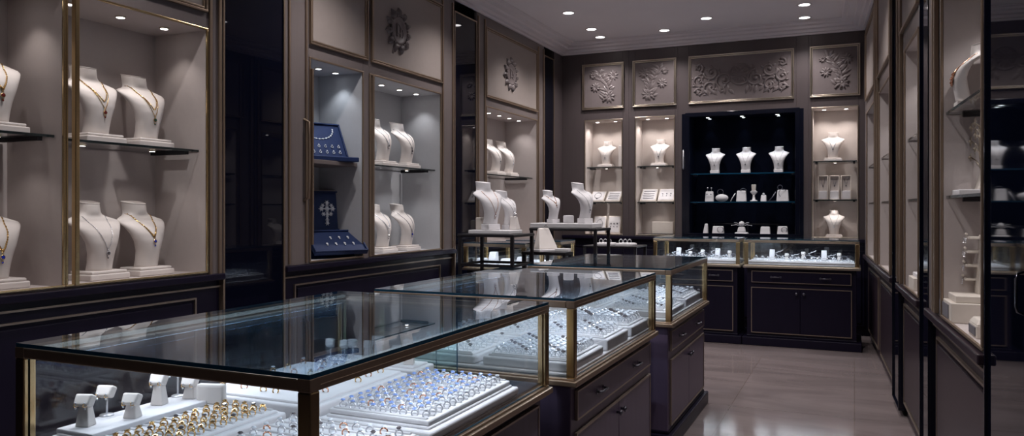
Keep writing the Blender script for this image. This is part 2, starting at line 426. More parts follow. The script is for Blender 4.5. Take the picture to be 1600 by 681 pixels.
# left run.  local x = world y
ZL = 1.03
cabB = unit('display_cabinet', 'taupe wall cabinet nearest on the necklace wall, two brass-framed lit niches of gold necklace busts', L(1.2), LRZ, 2.24, ZL, 3.34, [
    dict(a=.10, b=1.235, z0=ZL, z1=2.42, shelves=[1.745], n=4, W=2.3, col=WARM, ul=3, ulW=1., t=.012),
    dict(a=1.26, b=2.11, z0=ZL, z1=2.42, shelves=[1.735], n=3, W=2.3, col=WARM, ul=2, ulW=1.1, t=.012)],
    uppers=[dict(a=.10, b=1.2), dict(a=1.30, b=2.08)], basepanels=[(.08, 2.06)])
m = MB(); m.box(1.292, 1.314, -.016, .014, ZL, 2.42); m.build('door_stile', 'brass', cabB, bevel=.003)
cabC = unit('display_cabinet', 'taupe wall cabinet with blue jewel cases in its narrow niche, middle of the necklace wall', L(3.98), LRZ, 2.33, ZL, 3.34, [
    dict(a=.255, b=.86, z0=ZL, z1=2.42, n=3, W=3.2, col=COOL, lining='lining_cool', lens='lamp_cool', t=.014, trim='bronze'),
    dict(a=.965, b=2.06, z0=ZL, z1=2.42, shelves=[1.745], n=4, W=3.6, col=(.96, .97, 1), lining='lining_cool', ul=2, ulW=2.2, t=.014, trim='bronze')],
    uppers=[dict(a=.27, b=.89), dict(a=1.0, b=2.06, medal=1.35)], basepanels=[(.12, 2.1)])
m = MB(); m.box(.255, .86, .04, .39, 1.712, 1.742); m.build('wooden_shelf', 'taupe', cabC, bevel=.003)
m = MB(); m.box(.245, .26, -.03, -.01, 1.15, 2.35); m.build('door_stile', 'bronze', cabC, bevel=.003)
m = MB(); m.box(.985, 1.005, -.018, .012, ZL, 2.42); m.build('door_stile', 'bronze', cabC, bevel=.003)
m = MB(); m.tube([(.19, 0, 1.45), (.19, -.04, 1.47), (.19, -.045, 1.6), (.19, -.045, 1.85), (.19, -.04, 1.98), (.19, 0, 2.0)], .010, 8); m.build('door_handle', 'bronze', cabC)
for a, b in ((.03, .045), (.20, .215), (2.09, 2.11), (2.28, 2.30)):
    m = MB(); m.box(a, b, -.014, 0, ZL, 3.3); m.build('pilaster_strip', 'bronze', cabC, bevel=.003)
cabD = unit('display_cabinet', 'taupe wall cabinet at the far end of the necklace wall behind the iron display tables', L(6.77), LRZ, 1.80, ZL, 3.34, [
    dict(a=.22, b=1.56, z0=ZL, z1=2.42, shelves=[1.755], n=5, W=3.2, col=NEUT, t=.014, trim='bronze')],
    uppers=[dict(a=.22, b=1.54, medal=.80)], basepanels=[(.1, 1.7)])
for a, b in ((.02, .04), (.17, .19), (1.60, 1.62), (1.76, 1.78)):
    m = MB(); m.box(a, b, -.014, 0, ZL, 3.3); m.build('pilaster_strip', 'bronze', cabD, bevel=.003)
m = MB(); m.box(2.13, 2.15, -.014, 0, .98, 3.3); m.build('pilaster_strip', 'bronze', cabB, bevel=.003)
m = MB(); m.box(2.20, 2.222, -.014, 0, .98, 3.3); m.build('pilaster_strip', 'bronze', cabB, bevel=.003)

def mirror(label, loc, rz, W, z0, z1, handle=None, frm='bronze', face='mirror'):
    r = root('mirror_panel', label, 'mirror', loc, rz)
    m = MB(); m.box(.012, W-.012, .004, .030, z0+.012, z1-.012); m.build('mirror_glass', face, r)
    m = MB(); m.frame(0, W, z0, z1, -.006, .034, .014); m.build('mirror_frame', frm, r, bevel=.002)
    m = MB(); m.box(.012, W-.012, .031, .05, z0, z1); m.build('backing_board', 'dark', r)
    if handle:
        m = MB(); x, a, b = handle
        m.tube([(x, .004, a), (x, -.012, a+.006), (x, -.016, a+.02), (x, -.016, b-.02), (x, -.012, b-.006), (x, .004, b)], .004, 8); m.build('handle', 'pewter', r)
    return r
mirror('tall black mirror panel between the gold necklace cabinet and the blue jewel case cabinet', L(3.44), LRZ, .54, .06, 3.32)
mirror('narrow black mirror panel behind the bust on the front iron table', L(6.31), LRZ, .46, .06, 3.24)
mirror('narrowest black mirror strip in the far corner of the necklace wall', L(8.57), LRZ, .34, .06, 3.24)

# ---- back run
ZB = 1.07
def backunit(label, x0, x1, **k): return unit('display_cabinet', label, (x0, 9.2, 0), 0, x1-x0, ZB, 3.34, **k)
bk = dict(wood='mauve', lining='lining_warm', trim='palebrass', uplow=2.66, uphigh=3.17, depth=.30, basepanels=[], beadmat='dark')
n1 = backunit('back wall cabinet beside the far corner, bust above two slanted trays and two slanted frames', -3.40, -2.53,
    openings=[dict(a=.31, b=.78, z0=ZB, z1=2.49, shelves=[1.915, 1.475], n=2, W=4.6, col=WARM, ang=125, ul=1, ulW=1.5, t=.012)], uppers=[dict(a=.30, b=.78, mat='relief', relief=11, trim='palebrass')], **bk)
n2 = backunit('back wall cabinet just beside the dark navy niche, bust above two slanted trays', -2.53, -1.93,
    openings=[dict(a=.09, b=.555, z0=ZB, z1=2.50, shelves=[1.915, 1.475], n=2, W=4.6, col=WARM, ang=125, ul=1, ulW=1.5, t=.012)], uppers=[dict(a=.08, b=.555, mat='relief', relief=12, trim='palebrass')], **bk)
nb = backunit('back wall cabinet with a wide dark navy niche and three white busts', -1.93, -.47,
    openings=[dict(a=.14, b=1.32, z0=ZB, z1=2.48, shelves=[1.81, 1.475], n=3, W=4.5, ly=.09, ang=70, col=COOL, lens='lamp_cool', lining='navy', t=.05, trim='black', edge='edge')],
    uppers=[dict(a=.16, b=1.28, mat='relief', relief=3, trim='palebrass')], **bk)
n3 = backunit('back wall cabinet nearest the cabinet aisle with three upright boxes between two busts', -.47, .16,
    openings=[dict(a=.045, b=.50, z0=ZB, z1=2.51, shelves=[1.925, 1.495], n=2, W=4.6, col=WARM, ang=125, ul=1, ulW=1.5, t=.012)], uppers=[dict(a=.045, b=.50, mat='relief', relief=13, trim='palebrass')], **bk)
for k in range(3):  # rear row of lamps, standing in for reflections of the front row
    downlight(nb, .14+1.18*(k+.5)/3, .235, 2.48, 1.3, COOL, 60, .016, 'lamp_cool')
m = MB(); m.box(.05, .09, -.008, 0, ZB, 2.52); m.box(1.37, 1.41, -.008, 0, ZB, 2.52); m.build('niche_surround', 'black', nb)
m = MB(); m.tube([(.07, -.01, 1.86), (.07, -.035, 1.87), (.07, -.035, 2.08), (.07, -.01, 2.09)], .008, 8); m.build('door_handle', 'silver', nb)

# ---- right run: local x runs towards the camera
RRZ = -PI/2 + TH
CT = math.cos(TH)
def runit(label, yfar, ynear, **k):
    W = (yfar-ynear)/CT
    return unit('display_cabinet', label, (rx(yfar), yfar, 0), RRZ, W, .91, 3.34, wood='taupe', base='plum', trim='bronze', depth=.42, **k), W
def rop(W, a=.21, b=.0, **k):
    d = dict(a=a, b=W-b, z0=.91, z1=2.38, shelves=[1.83, 1.455], n=2, W=4., col=NEUT, t=.014, ang=100, sy=.012); d.update(k); return [d]
W1 = (4.39-3.06)/CT
r1, _ = runit('aisle cabinet nearest the viewer with the stepped earring tower and flower rack', 4.39, 3.06, openings=rop(W1, .44, .03, ul=2, ulW=.8), uppers=[dict(a=.25, b=W1-.04)], basepanels=[(.10, W1-.02)])
W2 = (5.77-4.71)/CT
r2, _ = runit('second aisle cabinet from the viewer, narrow between two black mirror strips', 5.77, 4.71, openings=rop(W2, .36, .05), uppers=[dict(a=.2, b=W2-.05)], basepanels=[(.08, W2-.06)])
W3 = (7.60-6.19)/CT
r3, _ = runit('third aisle cabinet from the viewer, behind the second black mirror strip', 7.60, 6.19, openings=rop(W3, .30, .12), uppers=[dict(a=.2, b=W3-.12)], basepanels=[(.12, W3-.12)])
W4 = (9.16-7.62)/CT
r4, _ = runit('aisle cabinet farthest from the viewer, beside the back counters', 9.16, 7.62, openings=rop(W4, .35, .12), uppers=[dict(a=.3, b=W4-.12)], basepanels=[(.2, W4-.12)])
for rr_, xs in ((r1, (.24, .30)), (r2, (.05, .20)), (r3, (.04, .22)), (r3, (W3-.06,)), (r4, (W4-.06,))):
    for x in xs:
        m = MB(); m.box(x, x+.03, -.022, 0, .91, 3.3); m.build('pilaster_strip', 'bronze', rr_, bevel=.004)
def rmirror(label, yfar, ynear, **k):
    return mirror(label, (rx(yfar), yfar, 0), RRZ, (yfar-ynear)/CT, .04, 3.32, face='mirror_dim', **k)
rmirror('wide black mirror panel at the near end of the aisle cabinets', 3.06, 1.4, handle=(.49, 1.10, 1.22), frm='black')
rmirror('black mirror strip between the two nearest aisle cabinets', 4.71, 4.39, frm='black')
rmirror('black mirror strip between the second and third aisle cabinets', 6.19, 5.77, frm='black')
m = MB(); m.box(0, 3.4, 0, .1, 0, ZC)
o = struct(m.build('wall_right_rear', 'taupe')); o.location = (rx(1.4), 1.4, 0); o.rotation_euler = (0, 0, RRZ)

# ------------------------------------------------------------------ ceiling downlights
LIGHTS = [(-2.74, 7.6), (-2.75, 8.40), (-2.78, 8.83), (-2.0, 8.80), (-1.46, 8.42), (-.46, 8.26), (-.49, 8.82),
          (-2.74, 6.0), (-1.45, 6.4), (-.47, 6.4), (-2.74, 4.2), (-1.45, 4.4), (-.47, 4.4), (-2.74, 2.4), (-1.45, 2.4), (-.47, 2.4), (-1.45, .6)]  # rest of the grid, out of view, put in to light the room
WHERE = ['over the iron display tables', 'in front of the corner cabinet, first of its close pair', 'tight against the corner cornice', 'alone along the back cornice',
         'over the seam of the back counters', 'over the far aisle counter, ahead of its partner', 'against the back cornice over the far aisle counter',
         'over the far end of the necklace wall walkway', 'between the iron tables and the aisle', 'over the far half of the aisle', 'over the middle walkway by the blue jewel cases',
         'over the middle showcase', 'over the middle of the aisle', 'over the near necklace wall walkway', 'over the nearest showcase', 'over the near aisle', 'behind the viewer']
for (x, y), w in zip(LIGHTS, WHERE):
    r = root('ceiling_downlight', 'round recessed white ceiling downlight ' + w, 'ceiling light', (x, y, ZC), 0, 'recessed ceiling downlights')
    m = MB(); m.lathe([(.072, 0), (.072, -.006), (.056, -.008), (.052, -.003)], 24, cap=False); m.build('trim_ring', 'ceil', r)
    m = MB(); m.lathe([(.053, -.004), (.03, -.006), (.001, -.006)], 24, cap=False); m.build('lamp_lens', 'lamp', r)
    spot('lamp_bulb', r, (0, 0, -.03), (20 if y > 8 else 12 if y < 1 else 36)*K_CEIL, (1, .945, .935), 120, .8, .05)

# ------------------------------------------------------------------ glass showcases
def showcase(label, loc, rz, W, D, zb, zt, *, metal='bronze', post='brass', front='drawer', halves=1, W_led=10., top_t=.010, plinth=.03, base='aubergine', back='two', deck='white'):
    r = root('glass_showcase', label, 'showcase', loc, rz)
    hw, hd = W/2, D/2
    m = MB(); m.box(-hw+.025, hw-.025, -hd+.025, hd-.025, .10, zb-.03); m.build('cabinet_body', base, r, bevel=.004)
    m = MB(); m.box(-hw+.025-plinth, hw-.025+plinth, -hd+.025-plinth, hd-.025+plinth, 0, .085); m.box(-hw+.02, hw-.02, -hd+.02, hd-.02, .085, .105)
    m.build('plinth', 'dark', r, bevel=.006)
    m = MB(); m.box(-hw-.012, hw+.012, -hd-.012, hd+.012, zb-.03, zb-.008); m.box(-hw, hw, -hd, hd, zb-.008, zb); m.build('bottom_rail', metal, r, bevel=.004)
    m = MB(); m.box(-hw+.03, hw-.03, -hd+.03, hd-.03, zb, zb+.012); m.build('display_deck', deck, r, bevel=.004)
    p = .034; rl = .028; zr = zt-top_t
    for sx in (-1, 1):
        for sy in (-1, 1):
            m = MB(); x = sx*(hw-p/2); y = sy*(hd-p/2)
            m.box(x-p/2, x+p/2, y-p/2, y+p/2, zb, zr-rl)
            m.box(x-p/2-sx*.006, x+p/2-sx*.006, y-p*.2, y+p*.2, zb, zr-rl)
            m.build('corner_post', post, r, bevel=.004)
    for sy in (-1, 1):
        m = MB(); y = sy*(hd-p/2); m.box(-hw, hw, y-p/2, y+p/2, zr-rl, zr); m.box(-hw+p, hw-p, y-p/2-.001, y+p/2+.001, zr-rl+.010, zr-rl+.013); m.build('top_rail', metal, r, bevel=.004)
    for sx in (-1, 1):
        m = MB(); x = sx*(hw-p/2); m.box(x-p/2, x+p/2, -hd+p, hd-p, zr-rl, zr); m.build('top_rail', metal, r, bevel=.004)
    m = MB(); m.box(-hw+.002, hw-.002, -hd+.002, hd-.002, zr, zt, 0, 1); m.build('glass_top', ['top', 'edge'], r)
    z0, z1 = zb+.002, zr-rl
    m = MB(); m.box(-hw+p, hw-p, -hd+.012, -hd+.018, z0, z1, 0, 1); m.build('glass_pane', ['pane', 'edge'], r)
    m = MB(); m.box(-hw+p, hw-p, hd-.018, hd-.012, z0, z1, 0, 1); m.build('glass_pane', ['pane', 'edge'], r)
    m = MB(); m.box(-hw+.012, -hw+.018, -hd+p, hd-p, z0, z1, 0, 1); m.build('glass_pane', ['pane', 'edge'], r)
    if back == 'two':                                    # the far end closes with two overlapping sliding panes
        m = MB(); m.box(hw-.018, hw-.011, -hd+p, .0, z0, z1, 0, 1); m.build('glass_pane', ['pane', 'edge'], r)
        m = MB(); m.box(hw-.032, hw-.022, -.10, hd-p, z0, z1, 0, 1); m.build('sliding_pane', ['tealpane', 'edge'], r)
    else:
        m = MB(); m.box(hw-.018, hw-.012, -hd+p, hd-p, z0, z1, 0, 1); m.build('glass_pane', ['pane', 'edge'], r)
    for sy in (-1, 1):
        m = MB(); y = sy*(hd-p-.012); m.box(-hw+p, hw-p, y-.007, y+.007, zr-.012, zr-.002, 0); o = m.build('light_strip', ['strip'], r)
        area('strip_lamp', o, (0, y-sy*.004, zr-.014), W_led*K_CASE*W, W-.1, .014, (.84, .90, 1), (sy*-.35, 0, 0))
    # front: drawers over doors
    nb_ = halves; ww = (W-.05)/nb_
    for k in range(nb_):
        a = -hw+.025+ww*k+.05; b = a+ww-.10; f = -hd+.025
        m = MB(); m.box(a, b, f-.012, f, zb-.175, zb-.065); dr = m.build('drawer', base, r, bevel=.003)
        m = MB(); m.frame(a-.004, b+.004, zb-.179, zb-.061, f-.014, f-.001, .007); m.build('beading', 'bead', dr)
        for q in (.25, .75):
            x = a+(b-a)*q
            m = MB(); m.tube([(x-.045, f-.012, zb-.12), (x-.04, f-.034, zb-.12), (x+.04, f-.034, zb-.12), (x+.045, f-.012, zb-.12)], .006, 8)
            m.lathe([(.012, 0), (.010, .004)], 12, (x-.045, f-.012, zb-.12), axis='y'); m.lathe([(.012, 0), (.010, .004)], 12, (x+.045, f-.012, zb-.12), axis='y')
            m.build('drawer_handle', 'pewter', dr)
        z0d, z1d = .135, zb-.235; mid = (a+b)/2
        for q, (xa, xb) in enumerate(((a, mid-.002), (mid+.002, b))):
            m = MB(); m.box(xa, xb, f-.010, f, z0d, z1d); dd = m.build('cabinet_door', base, r, bevel=.003)
            m = MB(); x = mid + (-.035 if q == 0 else .035); m.lathe([(.006, 0), (.006, .012), (.014, .018), (.013, .026), (.001, .029)], 14, (x, f-.010, z1d-.045), axis='y'); m.build('door_knob', 'pewter', dd)
        m = MB(); m.frame(a-.008, b+.008, z0d-.008, z1d+.008, f-.013, f-.001, .008); m.build('door_beading', 'bead', r)
    return r
ZT = 1.05; ZD = .74
showcase('nearest glass showcase, front of the row of three, with blue stone ring tray', (-1.515, 1.985, 0), PI/2, 1.38, .95, ZD, ZT, W_led=11, deck='black_deck')
showcase('middle glass showcase of the row of three, behind the nearest one', (-1.445, 3.465, 0), PI/2, 1.33, .92, ZD, ZT, post='brass', W_led=10, back='one')
showcase('farthest glass showcase of the row of three, short of the back counters', (-1.415, 5.02, 0), PI/2, 1.20, .90, ZD, ZT, W_led=10, back='one')
showcase('back counter showcase standing half behind the row of three showcases', (-1.53, 8.48, 0), 0, .90, .60, .82, 1.085, metal='palebrass', base='dark', W_led=7, back='one', plinth=.045)
showcase('back counter showcase next to the aisle, fully in view', (-.495, 8.48, 0), 0, 1.08, .60, .82, 1.085, metal='palebrass', base='dark', W_led=7, back='one', plinth=.045)
showcase('low brass showcase against the necklace wall behind the iron tables', (-2.985, 6.52, 0), 0, .62, .46, .86, 1.085, metal='palebrass', base='dark', W_led=7, back='one')

showcase('second low brass showcase behind the rear iron table', (-2.86, 7.12, 0), 0, .58, .42, .86, 1.085, metal='palebrass', base='dark', W_led=7, back='one')

# ------------------------------------------------------------------ busts and necklaces
BS = [(.047,.066,-.055,.030),(.09,.066,-.062,.018),(.14,.072,-.070,.006),(.19,.088,-.072,-.002),(.23,.106,-.062,.006),(.262,.126,-.042,.020),
      (.286,.144,-.014,.038),(.298,.150,.004,.050),(.308,.146,.014,.062),(.318,.118,.022,.078),(.328,.088,.028,.094),(.340,.068,.026,.116),
      (.355,.063,.024,.126),(.40,.062,.030,.136)]
def bs(z):
    for a, b in zip(BS, BS[1:]):
        if z <= b[0]:
            t = max(0, (z-a[0])/(b[0]-a[0])); return [a[i]+(b[i]-a[i])*t for i in (1, 2, 3)]
    return BS[-1][1:]
def bust_front(x, z, off=.003):
    w, yf, yb = bs(z); yc = yf+(yb-yf)*.78; q = max(0, 1-abs(x/w)**2.3)**(1/2.3)
    return yc-(yc-yf)*q-off
def bust_rings(n=36, steps=34):
    out = []
    for k in range(steps+1):
        z = BS[0][0]+(BS[-1][0]-BS[0][0])*k/steps
        w, yf, yb = bs(z); yc = yf+(yb-yf)*.78; ring = []
        for i in range(n):
            a = 2*PI*i/n; c, s_ = math.cos(a), math.sin(a); e = 2/2.3
            x = w*math.copysign(abs(c)**e, c); y = math.copysign(abs(s_)**e, s_); y = yc+(yb-yc)*y if y > 0 else yc+(yc-yf)*y
            t = max(0, (z-.33)/.07); ring.append((x, y, z+t*.16*(y-.08)))
        out.append(ring)
    return out
def make_bust(label, loc, rz, mat_='leather', plinth=True, sc=1., group=None, cover=None):
    r = root('necklace_bust', label, 'display bust', loc, rz, group)
    m = MB(); m.loft(bust_rings()); b = m.build('bust_body', mat_, r)
    m = MB(); m.tube([(p[0]*1.003, p[1], p[2]) for p in bust_rings()[-1]] + [bust_rings()[-1][0]], .0022, 6); m.build('neck_piping', mat_, b)
    m = MB()
    if plinth: m.box(-.115, .115, -.095, .085, 0, .032); m.box(-.104, .104, -.086, .076, .032, .047)
    else: m.taper(0, -.01, 0, .05, .13, .10, .135, .095)
    m.build('plinth', mat_, r, bevel=.006)
    r.scale = (sc, sc, sc)
    return r
def neck_path(zt, zb, X=.060, p=1.5, n=30):
    pts = []
    for i in range(n+1):
        s = -1+2*i/n; x = X*math.sin(s*PI/2)*(1 if abs(s) < 1 else 1); z = zb+(zt-zb)*abs(s)**p
        x = X*s*(1.0-.0*abs(s))
        w = bs(z)[0]; x = max(-w*.985, min(w*.985, x))
        pts.append(Vector((x, bust_front(x, z), z)))
    return pts
def necklace(label, loc, rz, style, sc=1., group=None):
    """chain(s) hanging on a bust standing at loc, with its pendant"""
    metal, gem, zb, kind = style
    r = root('necklace', label, 'necklace', loc, rz, group); r.scale = (sc, sc, sc)
    m = MB()
    main = neck_path(.338, zb, .070, 1.15)
    back = [Vector((.069*math.cos(a), .076+.044*math.sin(a), .340+.004*math.sin(a))) for a in [PI*k/10 for k in range(11)]]
    loop = main + back[1:-1]
    m.tube(loop + [loop[0]], .0016, 5)
    for i in range(0, len(main)): m.ball(main[i], .0030, 1)
    if kind in ('double', 'collar'):
        m2 = neck_path(.337, zb+.040 if kind == 'double' else zb+.012, .068, 1.3)
        m.tube(m2, .0022, 6)
        for q in m2[::1]: m.ball(q, .0038 if kind == 'double' else .0048, 1)
    if kind == 'bib':
        for i in range(4, 27): m.gem((main[i].x, main[i].y-.002, main[i].z-.006), .0055, .006, 0, 8, 'y')
    m.build('chain', metal, r)
    z = zb-.012; y = bust_front(0, z)
    m = MB()
    m.torus((0, y-.002, zb-.004), .004, .0012, 10, 5)
    m.lathe([(.0095, 0), (.0115, .002), (.0095, .005), (.008, .004)], 16, (0, y, z-.006), axis='y', cap=False)
    if kind != 'plain': m.lathe([(.004, 0), (.005, .002), (.001, .004)], 10, (0, bust_front(0, z-.024), z-.026), axis='y')
    pn = m.build('pendant', metal, r)
    m = MB(); m.gem((0, y-.003, z-.006), .0098, .008, 0, 10, 'y')
    if kind != 'plain': m.gem((0, bust_front(0, z-.026)-.003, z-.030), .005, .006, 0, 8, 'y')
    m.build('gemstone', gem, pn)
    return r

XB = -3.60
def leftbust(y, z, where, style, nlabel, x=XB, rz=PI/2):
    make_bust('cream bust ' + where, (x, y, z), rz)
    necklace(nlabel, (x, y, z), rz, style)
G, SV = 'gold', 'silver'
leftbust(2.24, 1.745, 'cut by the frame edge, upper shelf of the nearest niche', (G, 'gem_red', .185, 'collar'), 'gold collar necklace on the upper bust cut by the frame edge')
leftbust(2.24, ZL, 'cut by the frame edge, floor of the nearest niche', (G, 'gem_blue', .165, 'collar'), 'necklace with a round deep blue pendant on the lowest bust cut by the frame edge')
leftbust(2.76, 1.735, 'wearing the red pendant, upper shelf just behind the brass door stile', (G, 'gem_red', .175, 'double'), 'double gold chain with a dark red drop pendant')
leftbust(3.07, 1.735, 'wearing the dark green pendant, upper shelf of the gold necklace cabinet', (G, 'gem_green', .168, 'double'), 'double gold chain with a dark green drop pendant')
leftbust(2.78, ZL, 'wearing the plain fine chain, niche floor behind the brass door stile', (SV, 'gem_smoke', .155, 'drop'), 'long fine chain with an oval smoky pendant')
leftbust(3.07, ZL, 'wearing the short chain with violet-blue drop, niche floor', (G, 'gem_blue', .205, 'collar'), 'short gold collar with a small violet-blue drop')
leftbust(5.40, 1.745, 'wearing the dark bib, upper shelf beside the blue jewel cases', (SV, 'gem_smoke', .19, 'bib'), 'dark silver bib necklace on the upper shelf beside the blue cases')
leftbust(5.77, 1.745, 'wearing the long dark pendant, upper shelf beside the lit niche wall', ('pewter', 'gem_smoke', .17, 'drop'), 'dark chain with long drop pendant on the upper shelf')
leftbust(5.40, ZL, 'wearing the round grey pendant, niche floor beside the blue jewel cases', (SV, 'gem_smoke', .16, 'double'), 'silver double chain with a round grey pendant, niche floor')
leftbust(5.77, ZL, 'wearing the slim dark pendant, niche floor beside the lit niche wall', ('pewter', 'gem_blue', .16, 'drop'), 'slim dark chain with narrow drop pendant, niche floor')
leftbust(7.60, 1.755, 'on the far glass shelf, its neck half hidden by its neighbour', (SV, 'gem_smoke', .17, 'drop'), 'silver pendant chain on the first bust of the far glass shelf')
leftbust(7.95, 1.755, 'on the far glass shelf, standing nearest the corner', (SV, 'gem_clear', .165, 'drop'), 'silver pendant chain on the bust nearest the corner, far glass shelf')
# back wall busts, facing the room
def backbust(x, z, where, style, nl, sc=.9, plinth=True, mat_='leather', y=9.37, rz=0.):
    make_bust(where, (x, y, z), rz, mat_, plinth, sc)
    if style: necklace(nl, (x, y, z), rz, style, sc)
backbust(-2.87, 1.915, 'white bust on the top shelf of the corner back cabinet', (SV, 'gem_smoke', .16, 'drop'), 'silver pendant necklace in the corner back cabinet', .82)
backbust(-2.19, 1.915, 'white bust on the top shelf beside the dark navy niche', (SV, 'gem_smoke', .16, 'bib'), 'silver bib necklace on the bust beside the dark navy niche', .82)
backbust(-.22, 1.925, 'white bust on the top shelf above the three upright boxes', (SV, 'gem_smoke', .18, 'bib'), 'silver bib necklace above the three upright boxes', .82)
backbust(-.21, ZB, 'white bust below the three upright boxes', (SV, 'gem_clear', .17, 'plain'), 'plain fine necklace on the bust below the upright boxes', .76)
for x, w in ((-1.52, 'wall end of the dark navy niche'), (-1.165, 'middle of the dark navy niche'), (-.80, 'aisle end of the dark navy niche')):
    backbust(x, 1.81, 'plinthless white bust, ' + w, (SV, 'gem_smoke', .15, 'plain'), 'fine pendant chain on the bust at the ' + w, .76, False, 'white', 9.36)
m = MB(); m.taper(0, 0, 0, .27, .05, .10, .06, .09); tag(m.build('display_stand', 'leather', bevel=.006), 'narrow white stand edge beside the bust in the corner back cabinet', 'display stand', (-2.665, 9.35, 1.915), 0)

# ------------------------------------------------------------------ blue jewel cases in the narrow niche
r = root('jewel_case', 'open blue velvet case tilted on the wooden shelf with silver jewellery', 'jewel case', (-3.60, 4.62, 1.742), DEG(68))
def tilted(parent, name, mats, w, h, t, loc, tilt, lip=.012, bed=None):
    m = MB(); m.box(-w/2, w/2, 0, t, 0, h, 0)
    m.frame(-w/2, w/2, 0, h, -lip, 0, .012, 0)
    o = m.build(name, mats, parent, bevel=.003, loc=loc); o.rotation_euler = (-tilt, 0, 0)
    return o
tr_ = tilted(r, 'case_lid', 'blue', .40, .30, .03, (0, -.04, .03), DEG(28))
m = MB(); m.box(-.22, .22, -.16, .14, 0, .035); m.build('case_base', 'blue', r, bevel=.006)
m = MB()
for i in range(15): 
    a = PI*i/14; m.ball((-.11+.005, 0, 0), .0001, 1) if False else None
    m.gem((.13*math.cos(a), -.004, .25-.09*math.sin(a)), .007, .008, 0, 8, 'y')
m.tube([(.13*math.cos(PI*i/14), -.003, .25-.09*math.sin(PI*i/14)) for i in range(15)], .002)
nk = m.build('necklace', 'pave'); tag(nk, 'silver necklace pinned in the lid of the upper blue case', 'necklace')
def attach(o, parent_root, lid, off=(0, 0, 0)):
    bpy.context.view_layer.update(); o.matrix_world = lid.matrix_world @ Matrix.Translation(off)
attach(nk, r, tr_)
for row in range(2):
    for k in range(6):
        m = MB(); m.torus((0, -.006, 0), .009, .002, 12, 5); m.gem((0, -.010, .011), .006, .007, 0, 8, 'y')
        e = m.build('earring', 'pave'); tag(e, f'{ORD[k]} silver earring from the aisle side, {"upper" if row else "lower"} row in the upper blue case', 'earring', group='earrings in the upper blue case')
        attach(e, r, tr_, (.14-.055*k, 0, .045+.05*row))
r = root('jewel_case', 'open blue velvet case standing on the niche floor with cross brooch in its lid', 'jewel case', (-3.58, 4.72, ZL), DEG(62))
lid = tilted(r, 'case_lid', ['blue'], .40, .30, .03, (0, .09, .20), DEG(4))
m = MB(); m.frame(-.207, .207, -.007, .307, .004, .024, .008); m.build('lid_edge', 'cream', lid)
low = tilted(r, 'earring_tray', 'blue', .42, .24, .03, (.0, -.17, .05), DEG(52))
m = MB(); m.taper(0, .03, 0, .20, .40, .16, .40, .05, 0, .06); m.build('easel', 'blue', r, bevel=.004)
m = MB()
for (x, z, s) in ((0, .21, .018), (0, .165, .022), (-.045, .165, .020), (.045, .165, .020), (-.03, .125, .014), (.03, .125, .014), (0, .12, .018), (0, .08, .013), (0, .055, .016), (-.035, .19, .012), (.035, .19, .012)):
    m.gem((x, -.004, z), s*.8, .012, 0, 8, 'y')
    for k in range(6): m.ball((x+s*math.cos(k*PI/3), -.003, z+s*math.sin(k*PI/3)), .0042, 1)
m.box(-.004, .004, -.005, .0, .05, .22); m.box(-.05, .05, -.005, 0, .160, .170)
b = m.build('brooch', 'pave'); tag(b, 'large silver cross brooch pinned in the lower blue case lid', 'brooch'); attach(b, r, lid)
for row, n in ((0, 4), (1, 3)):
    for k in range(n):
        m = MB(); m.gem((0, -.006, 0), .009, .010, 0, 8, 'y'); m.gem((0, -.006, -.016), .006, .008, 0, 8, 'y'); m.torus((0, -.004, .010), .004, .001, 8, 4)
        e = m.build('earring', 'pave'); tag(e, f'{ORD[k]} silver drop earring from the aisle side, {"upper" if row else "lower"} row in the lower blue case', 'earring', group='earrings in the lower blue case')
        attach(e, r, low, (.12-.07*k-.02*row, 0, .09+.07*row))

# ------------------------------------------------------------------ back cabinet pads, frames and boxes
def slant_pad(name, label, cat, loc, w, h, tilt, t=.018, mats='cream', pad='white', rz=0., motif=None):
    r = root(name, label, cat, loc, rz)
    m = MB(); m.box(-w/2, w/2, -.08, .0, 0, .016); m.build('foot', mats, r, bevel=.003)
    m = MB(); m.box(-w/2, w/2, -.006, t, 0, h); b = m.build('board', mats, r, bevel=.004, loc=(0, -.07, .012)); b.rotation_euler = (-tilt, 0, 0)
    m = MB(); m.box(-w/2+.012, w/2-.012, -.010, -.006, .012, h-.012); m.build('velvet_face', pad, b, bevel=.002)
    m = MB(); hz = h*math.cos(tilt); m.box(-.02, .02, -.07+h*math.sin(tilt)*.55, -.07+h*math.sin(tilt)*.55+.012, 0, hz*.6); m.build('prop', mats, r)
    return r, b
def strand(label, cat, name, board, w, h, kind):
    m = MB()
    if kind == 'oval':
        m.tube([(w*.24*math.cos(a*PI/10), -.012, h*.52+h*.27*math.sin(a*PI/10)) for a in range(21)], .0022, 5)
        m.gem((0, -.014, h*.2), .012, .01, 0, 8, 'y')
    elif kind == 'rows':
        for k in range(4): m.tube([(-w*.34, -.012, h*(.2+.18*k)), (0, -.013, h*(.18+.18*k)), (w*.34, -.012, h*(.2+.18*k))], .0035, 5)
    elif kind == 'drops':
        for k in range(3):
            m.gem(((k-1)*w*.25, -.014, h*.55), .010, .01, 0, 8, 'y'); m.gem(((k-1)*w*.25, -.014, h*.38), .007, .01, 0, 8, 'y')
    o = m.build(name, 'pewter'); tag(o, label, cat); attach(o, None, board); return o
for x, k, w in ((-2.975, 'oval', 'beside the niche wall'), (-2.765, 'rows', 'beside the wood upright')):
    r, b = slant_pad('jewellery_tray', f'low slanted cream tray {w}, middle shelf of the corner back cabinet', 'jewellery tray', (x, 9.36, 1.475), .185, .19, DEG(50))
    strand(f'silver jewellery on the slanted tray {w}, corner back cabinet', 'jewellery', 'bracelet', b, .185, .19, k)
